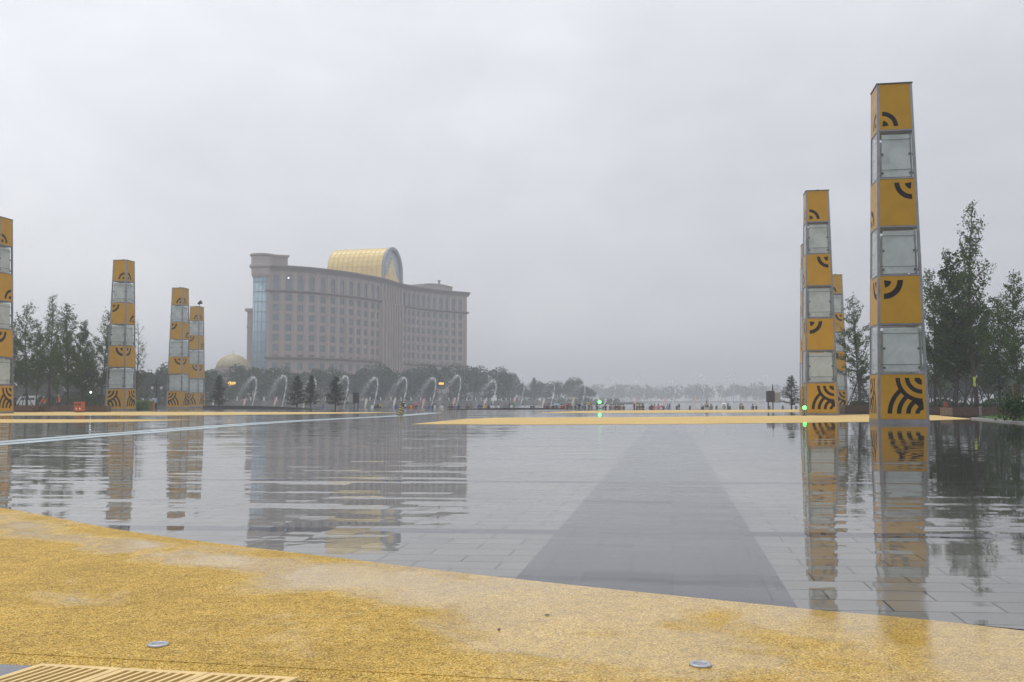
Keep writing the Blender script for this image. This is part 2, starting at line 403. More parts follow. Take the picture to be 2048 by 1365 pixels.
def resin(name, near=True):
    m, nt, b = new_mat(name)
    pos = nd(nt, 'ShaderNodeNewGeometry').outputs['Position']
    sep = nd(nt, 'ShaderNodeSeparateXYZ'); nt.links.new(pos, sep.inputs[0])
    vo = nd(nt, 'ShaderNodeTexVoronoi'); vo.inputs['Scale'].default_value = 140.0; nt.links.new(pos, vo.inputs['Vector'])
    cellv = nd(nt, 'ShaderNodeSeparateColor'); nt.links.new(vo.outputs['Color'], cellv.inputs[0])
    c = ramp(nt, cellv.outputs[0], [(0.0, (0.28, 0.15, 0.018)), (0.25, (0.585, 0.36, 0.066)), (0.75, (0.735, 0.475, 0.105)), (1.0, (0.90, 0.67, 0.24))])
    gap = ramp(nt, vo.outputs['Distance'], [(0.45, 1.0), (0.80, 0.5)])
    c = mixc(nt, 1.0, c, gap, 'MULTIPLY')
    st = ramp(nt, noise(nt, pos, 1.6, 5, 0.65), [(0.3, 0.86), (0.7, 1.1)])
    c = mixc(nt, 1.0, c, st, 'MULTIPLY')
    c = mixc(nt, 1.0, c, ramp(nt, noise(nt, pos, 11.0, 4, 0.7), [(0.3, 0.76), (0.5, 1.0), (0.75, 1.16)]), 'MULTIPLY')
    c = mixc(nt, 1.0, c, ramp(nt, noise(nt, pos, 85.0, 3, 0.75), [(0.30, 0.25), (0.40, 1.0), (0.75, 1.12)]), 'MULTIPLY')
    # where water stands in the pores
    w = noise(nt, pos, 0.62, 4, 0.62, 0.3)
    # wetter towards the paving edge and along +x, as the ground falls that way
    fall = math_n(nt, 'ADD', math_n(nt, 'MULTIPLY', sep.outputs[0], 0.045), math_n(nt, 'MULTIPLY', math_n(nt, 'ADD', sep.outputs[1], math_n(nt, 'MULTIPLY', sep.outputs[0], 0.68)), 0.035))
    wet = math_n(nt, 'ADD', w, math_n(nt, 'SUBTRACT', fall, 0.165))
    # a shallow gutter runs along the paving edge and holds puddles
    xx, yy = sep.outputs[0], sep.outputs[1]
    edge = math_n(nt, 'ADD', math_n(nt, 'SUBTRACT', 6.35, math_n(nt, 'MULTIPLY', xx, 0.6)), math_n(nt, 'MULTIPLY', math_n(nt, 'MULTIPLY', xx, xx), 0.03))
    dist = math_n(nt, 'SUBTRACT', edge, yy)
    gut = ramp(nt, math_n(nt, 'MULTIPLY', dist, 0.5), [(0.0, 0.3), (0.2, 1.0), (0.38, 0.9), (0.62, 0.0)])
    left = ramp(nt, math_n(nt, 'MULTIPLY_ADD', xx, -0.25, 0.3), [(0.0, 0.0), (0.6, 1.0)])
    wet = math_n(nt, 'ADD', wet, math_n(nt, 'MULTIPLY', math_n(nt, 'MULTIPLY', gut, left), 0.205))
    wetm = ramp(nt, wet, [(0.46, 0.0), (0.56, 0.42), (0.62, 0.5), (0.69, 1.0)])
    c2 = mixc(nt, wetm, c, mixc(nt, 0.30, c, (0.35, 0.25, 0.095)))
    nt.links.new(c2, b.inputs['Base Color'])
    nt.links.new(ramp(nt, wetm, [(0.0, 0.6), (0.42, 0.09), (1.0, 0.03)]), b.inputs['Roughness'])
    nt.links.new(ramp(nt, wetm, [(0.0, 0.12), (0.42, 0.27), (1.0, 0.5)]), b.inputs['Specular IOR Level'])
    b.inputs['IOR'].default_value = 1.5
    bh = math_n(nt, 'MULTIPLY', vo.outputs['Distance'], -0.006)
    bh = math_n(nt, 'ADD', bh, math_n(nt, 'MULTIPLY', noise(nt, pos, 40, 3), 0.004))
    k = ramp(nt, wetm, [(0.0, 1.0), (0.45, 0.07), (1.0, 0.015)])
    bn = nd(nt, 'ShaderNodeBump'); bn.inputs['Distance'].default_value = 1.0
    nt.links.new(k, bn.inputs['Strength']); nt.links.new(bh, bn.inputs['Height']); nt.links.new(bn.outputs[0], b.inputs['Normal'])
    return m
M['resin'] = resin('yellow_resin_gravel')
def resin_far():
    m, nt, b = new_mat('yellow_resin_band')
    pos = nd(nt, 'ShaderNodeNewGeometry').outputs['Position']
    c = ramp(nt, noise(nt, pos, 0.5, 5, 0.6), [(0.3, (0.58, 0.40, 0.15)), (0.7, (0.70, 0.51, 0.21))])
    c = mixc(nt, 1.0, c, ramp(nt, noise(nt, pos, 30, 2), [(0.3, 0.85), (0.7, 1.1)]), 'MULTIPLY')
    nt.links.new(c, b.inputs['Base Color']); b.inputs['Roughness'].default_value = 0.75
    b.inputs['Specular IOR Level'].default_value = 0.15
    bn = nd(nt, 'ShaderNodeBump'); bn.inputs['Distance'].default_value = 0.02
    nt.links.new(noise(nt, pos, 40, 3), bn.inputs['Height']); nt.links.new(bn.outputs[0], b.inputs['Normal'])
    return m
M['resinfar'] = resin_far()
M['palestrip'] = mat('pale_blue_strip', (0.40, 0.49, 0.51), 0.35, var=0.15, scale=0.8, spec=0.3)

def water_m():
    m, nt, b = new_mat('lake_water')
    pos = nd(nt, 'ShaderNodeNewGeometry').outputs['Position']
    b.inputs['Base Color'].default_value = (0.05, 0.065, 0.06, 1); b.inputs['Roughness'].default_value = 0.12
    b.inputs['IOR'].default_value = 1.33
    h = math_n(nt, 'ADD', math_n(nt, 'MULTIPLY', noise(nt, pos, 0.9, 3), 0.05), math_n(nt, 'MULTIPLY', noise(nt, pos, 4.0, 2), 0.01))
    bn = nd(nt, 'ShaderNodeBump'); bn.inputs['Distance'].default_value = 1.0; bn.inputs['Strength'].default_value = 0.8
    nt.links.new(h, bn.inputs['Height']); nt.links.new(bn.outputs[0], b.inputs['Normal'])
    return m
M['water'] = water_m()
M['earth'] = mat('meadow_earth', (0.07, 0.085, 0.045), 0.9, var=0.3, scale=0.05, bump=0.03, bscale=2)
M['lawn'] = mat('lawn_turf', (0.075, 0.15, 0.025), 0.7, var=0.3, scale=0.8, bump=0.02, bscale=25)
M['bankwall'] = mat('embankment_stone', (0.15, 0.15, 0.14), 0.8, var=0.2, scale=0.5)

# ------------------------------------------------------------------ world, sun, haze
SUN_EL, SUN_AZ = 62.0, -40.0
world = bpy.data.worlds.new('World'); scene.world = world; world.use_nodes = True
wn = world.node_tree; bg = wn.nodes['Background']
sky = nd(wn, 'ShaderNodeTexSky', sky_type='NISHITA'); sky.sun_disc = False
sky.sun_elevation = R(SUN_EL); sky.sun_rotation = R(SUN_AZ); sky.air_density = 1.0; sky.dust_density = 3.0
tc = nd(wn, 'ShaderNodeTexCoord')
mp = nd(wn, 'ShaderNodeMapping'); mp.inputs['Scale'].default_value = (1.0, 1.0, 2.2); mp.inputs['Location'].default_value = (0.35, 0.1, 0.2)
wn.links.new(tc.outputs['Generated'], mp.inputs[0])
nz = noise(wn, mp.outputs[0], 1.7, 6, 0.55, 0.4)
nz2 = noise(wn, mp.outputs[0], 5.0, 5, 0.6, 0.6)
cl = ramp(wn, math_n(wn, 'ADD', math_n(wn, 'MULTIPLY', nz, 0.8), math_n(wn, 'MULTIPLY', nz2, 0.2)), [(0.30, (5.7, 5.85, 6.3)), (0.5, (7.0, 7.1, 7.5)), (0.70, (8.5, 8.6, 8.95))])
# an overcast deck: brighter overhead, thinner on one side
sx = nd(wn, 'ShaderNodeSeparateXYZ'); wn.links.new(tc.outputs['Generated'], sx.inputs[0])
gain = math_n(wn, 'ADD', 0.80, math_n(wn, 'MULTIPLY', math_n(wn, 'MAXIMUM', sx.outputs[2], 0.0), 0.95))
gain = math_n(wn, 'SUBTRACT', gain, math_n(wn, 'MULTIPLY', sx.outputs[0], 0.17))
gcol = nd(wn, 'ShaderNodeCombineColor')
for i_ in range(3): wn.links.new(gain, gcol.inputs[i_])
cl = mixc(wn, 1.0, cl, gcol.outputs[0], 'MULTIPLY')
skyc = mixc(wn, 0.92, sky.outputs[0], cl)
wn.links.new(skyc, bg.inputs[0]); bg.inputs[1].default_value = 0.115

sl = bpy.data.lights.new('sun', 'SUN'); sl.energy = 0.6; sl.angle = R(25); sl.color = (1.0, 0.97, 0.93)
so = bpy.data.objects.new('sun', sl); COL.objects.link(so)
so.rotation_euler = (R(90 - SUN_EL), 0, R(180 - SUN_AZ))
so.location = (0, 0, 50)

HAZE = 0.00102
hm = bpy.data.materials.new('pale_haze'); hm.use_nodes = True
hm.node_tree.nodes.clear()
ho = hm.node_tree.nodes.new('ShaderNodeOutputMaterial'); pv = hm.node_tree.nodes.new('ShaderNodeVolumePrincipled')
pv.inputs['Color'].default_value = (0.775, 0.80, 0.84, 1); pv.inputs['Density'].default_value = HAZE; pv.inputs['Anisotropy'].default_value = 0.1
hm.node_tree.links.new(pv.outputs[0], ho.inputs['Volume'])
hb = MB(); hb.box((0, 900, 34.5), (4400, 3000, 73)); tag(hb.build('haze', hm), kind='stuff')

# ------------------------------------------------------------------ setting
g = MB(); g.quad((-2100, -500, -0.70), (2100, -500, -0.70), (2100, 2300, -0.70), (-2100, 2300, -0.70)); structure('ground', g, M['earth'])
g = MB(); g.prism([(-150, -14), (95, -14), (95, 150), (-150, 150)], -0.65, 0.0); structure('plaza', g, M['plaza'])
g = MB()
g.prism([(-74, 150.004), (95, 150.004), (95, 151.1), (-74, 151.1)], -0.66, -0.22)
g.prism([(-74, 151.104), (95, 151.104), (95, 152.2), (-74, 152.2)], -0.66, -0.44); structure('lakeside_steps', g, M['plaza'])
g = MB(); g.prism([(-600, 150.004), (-74.004, 150.004), (-80, 262), (-600, 262)], -0.66, -0.02); structure('shore_terrain', g, M['earth'])
g = MB(); g.quad((-80, 152.3, -0.5), (1900, 152.3, -0.5), (1900, 1120, -0.5), (-80, 1120, -0.5)); structure('lake_water', g, M['water'])
BANK = [(-600, 262.01), (-72, 262.01), (-12, 330), (6, 400), (40, 600), (60, 846), (-600, 846)]
g = MB(); g.prism(BANK, -0.66, 1.2); structure('hotel_bank_terrain', g, [M['bankwall']])
g = MB(); g.prism([(-1500, 1120.01), (1950, 1120.01), (1950, 2200), (-1500, 2200)], -0.66, 0.4); structure('far_shore_terrain', g, M['earth'])

def poly_px(pts, z):
    return [tuple(gp(px, py)[:2]) for px, py in pts]

def strip(name, pts, z0, z1, m):
    g = MB(); g.prism(pts, z0, z1); return structure(name, g, m, fixn=True)

# dark walkway running away from the camera
a0, a1 = gp(1030, 1160), gp(1290, 850); b0, b1 = gp(1600, 1225), gp(1455, 976)
vd = Vector((math.sin(GRID), math.cos(GRID), 0))
ps = []
L0 = a0 - vd * 9; R0 = b0 - vd * 9
L1 = a0 + vd * 42; R1_ = b0 + vd * 42
g = MB(); g.quad((L0.x, L0.y, .004), (R0.x, R0.y, .004), (R1_.x, R1_.y, .004), (L1.x, L1.y, .004)); structure('walkway_path', g, M['walk'])

def spline(pts, n=8):
    out = []
    P = [Vector(p) for p in pts]; P = [P[0] * 2 - P[1]] + P + [P[-1] * 2 - P[-2]]
    for i in range(1, len(P) - 2):
        for k in range(n):
            t = k / n
            a, b, c, d = P[i - 1], P[i], P[i + 1], P[i + 2]
            out.append(0.5 * ((2 * b) + (c - a) * t + (2 * a - 5 * b + 4 * c - d) * t * t + (3 * b - a - 3 * c + d) * t ** 3))
    out.append(P[-2]); return out

# foreground yellow path: far edge curves, near edge follows the drain
far = [(-12.0, 17.5)] + [tuple(gp(*q)[:2]) for q in ((-330, 975), (0, 1020), (270, 1070), (700, 1125), (1030, 1165), (1600, 1225), (2048, 1270))] + [(6.0, 2.65)]
far = [tuple(p) for p in spline([Vector((*p, 0)) for p in far], 8)]
ud = Vector((math.cos(R(10.5)), -math.sin(R(10.5)), 0))
n0 = gp(85, 1337)
nl = n0 - ud * 10; nr = n0 + ud * 8.4
bk = Vector((-ud.y, ud.x, 0)) * 0.13
strip('yellow_path', [(p[0], p[1]) for p in far] + [(nr.x + bk.x, nr.y + bk.y), (nl.x + bk.x, nl.y + bk.y)], 0.001, 0.022, M['resin'])
g = MB(); g.hexa([(nl.x, nl.y, .0005), (nr.x, nr.y, .0005), (nr.x + bk.x, nr.y + bk.y - .002, .0005), (nl.x + bk.x, nl.y + bk.y - .002, .0005),
                  (nl.x, nl.y, .004), (nr.x, nr.y, .004), (nr.x + bk.x, nr.y + bk.y - .002, .0195), (nl.x + bk.x, nl.y + bk.y - .002, .0195)])
structure('yellow_path_edge', g, M['resin'], fixn=True)
# smooth grey paving in front of it
p0 = n0 - ud * 10; 
strip('grey_pavement', [(p0.x, p0.y - 0.004), (n0.x - 0.012, n0.y - 0.004), (n0.x - 0.012 - 0.35 * 0.05, n0.y - 0.36), (n0.x + 9, n0.y - 0.37 - 9 * 0.185), (n0.x + 9, -3), (p0.x, -3)], 0.001, 0.010, M['greypave'])
# far yellow bands
strip('yellow_band_path', poly_px([(822, 849), (930, 838.5), (1000, 836), (1250, 835), (1620, 831.5), (1740, 829.5), (1800, 829.5), (1870, 831), (1905, 834.5), (1946, 838.6), (1870, 841), (1760, 844.5), (1690, 845), (1400, 848.5), (1100, 850)], 0), 0.001, 0.010, M['resinfar'])
strip('yellow_band_path', poly_px([(1072, 826), (1130, 823.6), (1200, 822), (1330, 821), (1640, 819.3), (1650, 824.5), (1500, 825.6), (1200, 826.7)], 0), 0.001, 0.010, M['resinfar'])
strip('yellow_band_path', poly_px([(800, 825.4), (640, 825.0), (400, 824.3), (0, 824.2), (-300, 825), (-300, 832.5), (30, 831.6), (300, 831.5), (400, 831), (600, 829), (728, 827)], 0), 0.001, 0.010, M['resinfar'])
strip('yellow_band_path', poly_px([(385, 840), (200, 839.4), (0, 839.3), (-300, 839.5), (-300, 848), (0, 846.3), (150, 845.8), (256, 844)], 0), 0.001, 0.010, M['resinfar'])
# pale double strip running away across the paving
ctr = [(-260, 906), (0, 887), (213, 870), (336, 861), (451, 852), (620, 841), (790, 832.5), (870, 826)]
cp = spline([gp(*q) for q in ctr], 6)
for off, w in ((-0.42, 0.62), (0.42, 0.66)):
    lpts, rpts = [], []
    for i, p in enumerate(cp):
        t = (cp[min(i + 1, len(cp) - 1)] - cp[max(0, i - 1)]).normalized(); nn = Vector((t.y, -t.x, 0))
        lpts.append(p + nn * (off - w / 2)); rpts.append(p + nn * (off + w / 2))
    g = MB()
    for i in range(len(cp) - 1):
        g.quad((*lpts[i][:2], .006), (*rpts[i][:2], .006), (*rpts[i + 1][:2], .006), (*lpts[i + 1][:2], .006))
    structure('pale_blue_strip_marking', g, M['palestrip'])
# lawn and kerb by the wooden planters
k0, k1 = gp(1946, 838.3), gp(2060, 849)
lawn_pts = [(k0.x, k0.y), (k0.x + 3.5, k0.y + 3.0), (75, 82), (75, 20), (k1.x - 3, k1.y - 13), (k1.x, k1.y)]
g = MB(); g.prism([(p[0] + 0.34, p[1] + 0.05) for p in lawn_pts], 0.001, 0.15); structure('lawn_terrain', g, M['lawn'], fixn=True)
kp = [Vector((k0.x + 0.3, k0.y + 0.6, 0)), Vector((k0.x, k0.y, 0)), Vector((k1.x, k1.y, 0)), Vector((k1.x - 3, k1.y - 13, 0))]
g = MB()
for a, b in zip(kp[:-1], kp[1:]):
    t = (b - a).normalized(); nn = Vector((t.y, -t.x, 0))
    L = (b - a).length; n = max(1, int(L / 1.0))
    for i in range(n):
        s0, s1 = a + t * (L * i / n + 0.006), a + t * (L * (i + 1) / n - 0.006)
        q = [s0 - nn * 0.22, s1 - nn * 0.22, s1 + nn * 0.10, s0 + nn * 0.10]
        g.hexa([(p.x, p.y, 0.001) for p in q] + [(p.x, p.y, 0.09) for p in q])
structure('lawn_kerb', g, M['kerb'], fixn=True)

# grass tufts on the lawn edge
g = MB()
for i in range(5200):
    x = rnd.uniform(k1.x - 2, k0.x + 9); y = rnd.uniform(46, 66)
    ex = k1.x + (k0.x - k1.x) * (y - k1.y) / (k0.y - k1.y)
    if x < ex + 0.42 or y > k0.y + (x - k0.x) * 0.6: continue
    a = rnd.uniform(0, 6.28); hgt = rnd.uniform(0.08, 0.2)
    dx, dy = math.cos(a) * 0.02, math.sin(a) * 0.02
    g.quad((x - dx, y - dy, 0.148), (x + dx, y + dy, 0.148), (x + rnd.uniform(-.04, .04), y + rnd.uniform(-.04, .04), 0.148 + hgt))
tag(g.build('grass', M['lawn']), 'short green lawn grass behind the pale kerb', 'grass', kind='stuff')

# ------------------------------------------------------------------ drain covers, uplights, leaves
def drain_cover(i, label):
    W, D, t = 0.385, 0.34, 0.016
    org = n0 + ud * (0.0 + i * 0.392)
    o = thing('drain_cover', label, 'drain cover', (org.x, org.y - 0.012, 0.0), -R(10.5), 'cream slotted drain covers in a row')
    g = MB(); z0, z1 = 0.008, 0.024
    sk = 0.06
    ns = 8; pitch = (W - 0.05) / ns; sw = 0.026
    def P(x, y): return (x + sk * (y / D), y)
    def bar(x0, x1, y0, y1):
        g.hexa([(*P(x0, y0), z0), (*P(x1, y0), z0), (*P(x1, y1), z0), (*P(x0, y1), z0), (*P(x0, y0), z1), (*P(x1, y0), z1), (*P(x1, y1), z1), (*P(x0, y1), z1)])
    bar(0, W, -0.034, 0); bar(0, W, -D, -D + 0.04)
    x = 0.0
    for k in range(ns + 1):
        xs0 = 0.025 + k * pitch + (pitch - sw) / 2 if k < ns else W
        bar(x, xs0, -D + 0.04, -0.034)
        x = xs0 + sw
    g.build('slotted_plate', M['grate'], o, fixn=True)
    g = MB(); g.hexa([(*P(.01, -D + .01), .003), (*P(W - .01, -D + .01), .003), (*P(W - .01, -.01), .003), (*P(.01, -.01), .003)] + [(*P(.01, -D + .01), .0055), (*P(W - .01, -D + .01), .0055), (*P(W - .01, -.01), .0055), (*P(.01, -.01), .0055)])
    g.build('slot_shade_sheet', M['slotshade'], o, fixn=True)  # thin black sheet, the shade of the drain's depth painted as colour
drain_cover(0, 'cream slotted drain cover at the end of the row, touching grey paving')
drain_cover(1, 'cream slotted drain cover in the middle of the row at the yellow edge')
drain_cover(2, 'cream slotted drain cover cut by the bottom frame, farthest from grey paving')

def uplight(px, py, label):
    p = gp(px, py, 0.022)
    o = thing('ground_uplight', label, 'ground light', (p.x, p.y, 0.022), 0.0, 'round uplights set in the yellow gravel')
    g = MB(); g.lathe([(0.049, 0.0), (0.049, 0.006), (0.044, 0.010), (0.029, 0.010), (0.027, 0.004), (0.0269, 0.0)], 32); g.build('rim', M['chrome'], o, True)
    g = MB(); g.lathe([(0.0265, 0.001), (0.0265, 0.0075), (0.018, 0.0088), (0.0005, 0.0092)], 24); g.build('lens', M['lens'], o, True)
uplight(316, 1291, 'round steel uplight in dry yellow gravel above the drain covers')
uplight(1401, 1331, 'round steel uplight in the wetter, paler gravel near the towers\' reflections')

def fallen_leaf(px, py, label, a, s=0.02):
    p = gp(px, py, 0.026)
    g = MB(); n = 10
    pts = [(s * math.cos(w) * (1 + .25 * math.cos(3 * w)), s * .6 * math.sin(w)) for w in [2 * math.pi * i / n for i in range(n)]]
    top = [(x, y, 0.004 + 3.0 * abs(x) * abs(y)) for x, y in pts]
    g.quad(*top)
    g.quad(*[(x, y, z - 0.0015) for x, y, z in top][::-1])
    g.tube([(s * 1.1, 0, .004), (s * 1.7, s * .2, .006)], 0.001, 4)
    tag(g.build('fallen_leaf', M['leafdead'], loc=(p.x, p.y, 0.023), rz=a), label, 'leaf')
M['leafdead'] = mat('dead_leaf', (0.05, 0.022, 0.012), 0.6)
fallen_leaf(1094, 1230, 'dark dead leaf on yellow gravel near the dark walkway', 0.4, 0.016)
fallen_leaf(998, 1259, 'small dark twig-like leaf lower on the yellow gravel', 1.3, 0.013)

# ------------------------------------------------------------------ light towers
TH, TB, TT = 17.83, 2.44, 1.68
def half(z): return (TB + (TT - TB) * z / TH) / 2

def face_pt(k, u, v, z, out=0.0):
    """point on face k; u in -1..1 across, z height; out = offset outward"""
    h = half(z) + out
    w = half(z) * u
    return [(w, -h, z), (h, w, z), (-w, h, z), (-h, -w, z)][k]

ROW = TH / 7
def panel_mesh(row, k, out0, out1, inset, z0, z1, um=1.0):
    g = MB()
    e = 1.0 - inset
    lo = [face_pt(k, -e, 0, z0, out0), face_pt(k, e, 0, z0, out0), face_pt(k, e, 0, z0, out1), face_pt(k, -e, 0, z0, out1)]
    hi = [face_pt(k, -e, 0, z1, out0), face_pt(k, e, 0, z1, out0), face_pt(k, e, 0, z1, out1), face_pt(k, -e, 0, z1, out1)]
    g.hexa(lo + hi); return g

def emblem_polys(corner, big):
    """list of quads in panel coordinates 0..1 (u to the right, v up) for a quarter-ring motif"""
    Q = []
    def ring(c, r0, r1, a0, a1, lim=None, n=18):
        pr = None
        for i in range(n + 1):
            t = i / n
            e0 = a0 + (a1 - a0) * t; e1 = e0
            if lim: e0 = a0 + (lim(r0) - a0) * t; e1 = a0 + (lim(r1) - a0) * t
            p = ((c[0] + r0 * math.cos(e0), c[1] + r0 * math.sin(e0)), (c[0] + r1 * math.cos(e1), c[1] + r1 * math.sin(e1)))
            if pr: Q.append((pr[0], pr[1], p[1], p[0]))
            pr = p
    if not big:
        # centre lower-left (0.10,0.08), mirrored afterwards
        c = (0.10, 0.09)
        ring(c, 0.002, 0.19, R(8), R(82), n=8); ring(c, 0.34, 0.48, 0, R(90))
        fl = {'BL': (0, 0), 'BR': (1, 0), 'TL': (0, 1), 'TR': (1, 1)}[corner]
        return [[((1 - x) if fl[0] else x, (1 - y) if fl[1] else y) for x, y in q] for q in Q]
    # big motif, arcs gathered on the right edge
    c = (0.925, 0.93)
    ring(c, 0.04, 0.165, R(180), R(270), n=8); ring(c, 0.275, 0.375, R(180), R(270)); ring(c, 0.485, 0.585, R(180), R(270))
    b = (0.945, 0.088)
    D = c[1] - b[1]
    def lim(r):
        # angle (from 180 towards 90) where a circle of radius r about b meets the outer ring about c
        best = R(92)
        for i in range(200):
            a = R(180) - R(88) * i / 199
            x, y = b[0] + r * math.cos(a), b[1] + r * math.sin(a)
            if (x - c[0]) ** 2 + (y - c[1]) ** 2 < 0.575 ** 2: best = a; break
        return best
    for r0, r1 in ((0.69, 0.79), (0.49, 0.59), (0.29, 0.39), (0.095, 0.19)):
        ring(b, r0, r1, R(180), 0, lim)
    # dark wedge that joins the inner arcs below the upper rings
    ring(b, 0.19, 0.295, R(92), R(126), n=6)
    if corner == 'L': return [[(1 - x, y) for x, y in q] for q in Q]
    return Q

def emblem_mesh(k, row, corner):
    z0 = row * ROW + (0.30 if row == 0 else 0.07); z1 = (row + 1) * ROW - 0.07
    g = MB(); e = 0.93
    kk = 1.0 if row == 0 else 2 * half(z0) * e / (z1 - z0)
    for q in emblem_polys(corner, row == 0):
        if row: q = [(x, y * kk if corner[0] == 'B' else 1 - (1 - y) * kk) for x, y in q]
        g.quad(*[face_pt(k, -e + 2 * e * x, 0, z0 + (z1 - z0) * y, 0.034) for x, y in q])
    return g

A_ = {0: 'R', 2: 'TL', 4: 'TR', 6: 'BL'}
B_ = {0: 'R', 2: 'TL', 4: 'BR', 6: 'BL'}
MIR = {'R': 'L', 'L': 'R', 'TL': 'TR', 'TR': 'TL', 'BL': 'BR', 'BR': 'BL'}

def make_tower(label, mirror):
    o = thing('light_tower', label, 'light tower', group='yellow banded light towers round the plaza')
    g = MB(); hb_ = TB / 2 + 0.05
    g.box((0, 0, 0.10), (2 * hb_, 2 * hb_, 0.20)); g.build('base_plinth', M['steel'], o)
    for sx in (-1, 1):
        for sy in (-1, 1):
            g = MB(); r = 0.066
            lo = []; hi = []
            for dx, dy in ((-r, -r), (r, -r), (r, r), (-r, r)):
                lo.append((sx * (half(0.2) - 0.03) + dx, sy * (half(0.2) - 0.03) + dy, 0.2)); hi.append((sx * (half(TH - .06) - 0.03) + dx, sy * (half(TH - .06) - 0.03) + dy, TH - 0.06))
            g.hexa(lo + hi); g.build('corner_post', M['steel'], o)
    for i in range(1, 7):
        g = MB(); z = i * ROW; h = half(z)
        for k in range(4):
            lo = [face_pt(k, -0.93, 0, z - 0.034, -0.09), face_pt(k, 0.93, 0, z - 0.034, -0.09), face_pt(k, 0.93, 0, z - 0.034, 0.045), face_pt(k, -0.93, 0, z - 0.034, 0.045)]
            hi = [face_pt(k, -0.93, 0, z + 0.034, -0.09), face_pt(k, 0.93, 0, z + 0.034, -0.09), face_pt(k, 0.93, 0, z + 0.034, 0.045), face_pt(k, -0.93, 0, z + 0.034, 0.045)]
            g.hexa(lo + hi)
        g.build('rail', M['steel'], o, fixn=True)
    for k in range(4):
        pat = A_ if k in (0, 2) else ({r: MIR[c] for r, c in B_.items()})
        if mirror: pat = {r: MIR[c] for r, c in pat.items()}
        for row in range(7):
            z0, z1 = row * ROW + 0.05, (row + 1) * ROW - 0.05
            if row == 0: z0 = 0.21
            if row == 6: z1 = TH - 0.06
            if row % 2 == 0:
                p = panel_mesh(row, k, -0.03, 0.03, 0.06, z0, z1).build('yellow_panel', M['yellow'], o, fixn=True)
                emblem_mesh(k, row, pat[row]).build('emblem_pattern', M['emblem'], p)
            else:
                p = panel_mesh(row, k, 0.0, 0.012, 0.06, z0, z1).build('glass_pane', M['glass'], o, fixn=True)
                s = panel_mesh(row, k, -0.12, -0.105, 0.235, z0 + 0.05, z1 - 0.05 - 0.10)
                s.build('frosted_sheet', M['frost'], p, fixn=True)
                f = MB()
                for zz in (z0 + 0.42, z1 - 0.42):
                    f.tube([face_pt(k, -0.86, 0, zz, -0.05), face_pt(k, 0.86, 0, zz, -0.05)], 0.014, 5)
                for zz in (z0 + 0.25, z0 + 1.25):
                    for u in (-0.74, 0.74):
                        f.box(face_pt(k, u, 0, zz, -0.055), (0.10, 0.10, 0.10))
                f.build('bracket', M['darksteel'], p)
    # dark lining behind the frosted sheets
    g = MB(); i = 0.36
    g.hexa([(sx * (half(.3) - i), sy * (half(.3) - i), .3) for sx, sy in ((-1, -1), (1, -1), (1, 1), (-1, 1))] + [(sx * (half(TH) - i), sy * (half(TH) - i), TH - .1) for sx, sy in ((-1, -1), (1, -1), (1, 1), (-1, 1))])
    g = MB(); h = TT / 2 + 0.07
    g.box((0, 0, TH - 0.03), (2 * h, 2 * h, 0.06)); g.lathe([(0.09, 0), (0.09, 0.10), (0.05, 0.16), (0.0, 0.18)], 10, (0.1, -0.3, TH)); g.build('roof_cap', M['darksteel'], o)
    return o
M['core'] = mat('tower_inner_lining', (0.20, 0.225, 0.225), 0.7, var=0.2, scale=1)
for k in ('emblem', 'frost', 'glass', 'yellow'): pass
towR = make_tower('nearest and largest yellow banded light tower, standing beside the wooden planters', False)
towL = make_tower('yellow light tower cut off by the frame edge beside the left row of young trees', True)

def dtop(py): return (TH - CAMH) / (ray(1024, py).z / ray(1024, py).y)
def place_tower(proto, first, px, pytop, label, rz=-10.0):
    o = proto if first else copy_tree(proto)
    d = dtop(pytop)
    o.location = (xat(px, d, 825), d, 0.0); o.rotation_euler = (0, 0, R(rz)); o['label'] = label
    return o
T_R1 = place_tower(towR, True, 1797, 176, towR['label'])
T_R2 = place_tower(towR, False, 1640, 385, 'yellow light tower with a green lamp glowing at its foot')
T_R3 = place_tower(towR, False, 1626, 490, 'yellow light tower hidden but for one edge behind the green-lamp tower')
T_R4 = place_tower(towR, False, 1674, 551, 'yellow light tower half hidden between the green-lamp tower and a staked young tree')
T_L1 = place_tower(towL, True, -16, 437, towL['label'].replace('left row', 'long row'))
T_L2 = place_tower(towL, False, 241, 522, 'yellow light tower standing alone between the young trees and the lamp post')
T_L3 = place_tower(towL, False, 356, 577, 'yellow light tower overlapping a smaller one, just past the lamp post')
T_L4 = place_tower(towL, False, 390, 614, 'smallest yellow light tower, a black floodlight on its roof corner')

# floodlight on the last tower
p = T_L4.location
o = thing('floodlight', 'black floodlight clamped on the roof corner of the smallest tower', 'floodlight', (p.x + 0.55, p.y - 0.3, TH))
g = MB(); g.tube([(0, 0, 0), (0, 0, 0.45)], 0.05, 6); g.build('bracket', M['darksteel'], o)
g = MB(); g.tube([(-0.30, 0, 0.5), (0.1, 0, 0.72), (0.36, 0, 0.86)], [0.16, 0.30, 0.36], 12); g.build('housing', M['black'], o)

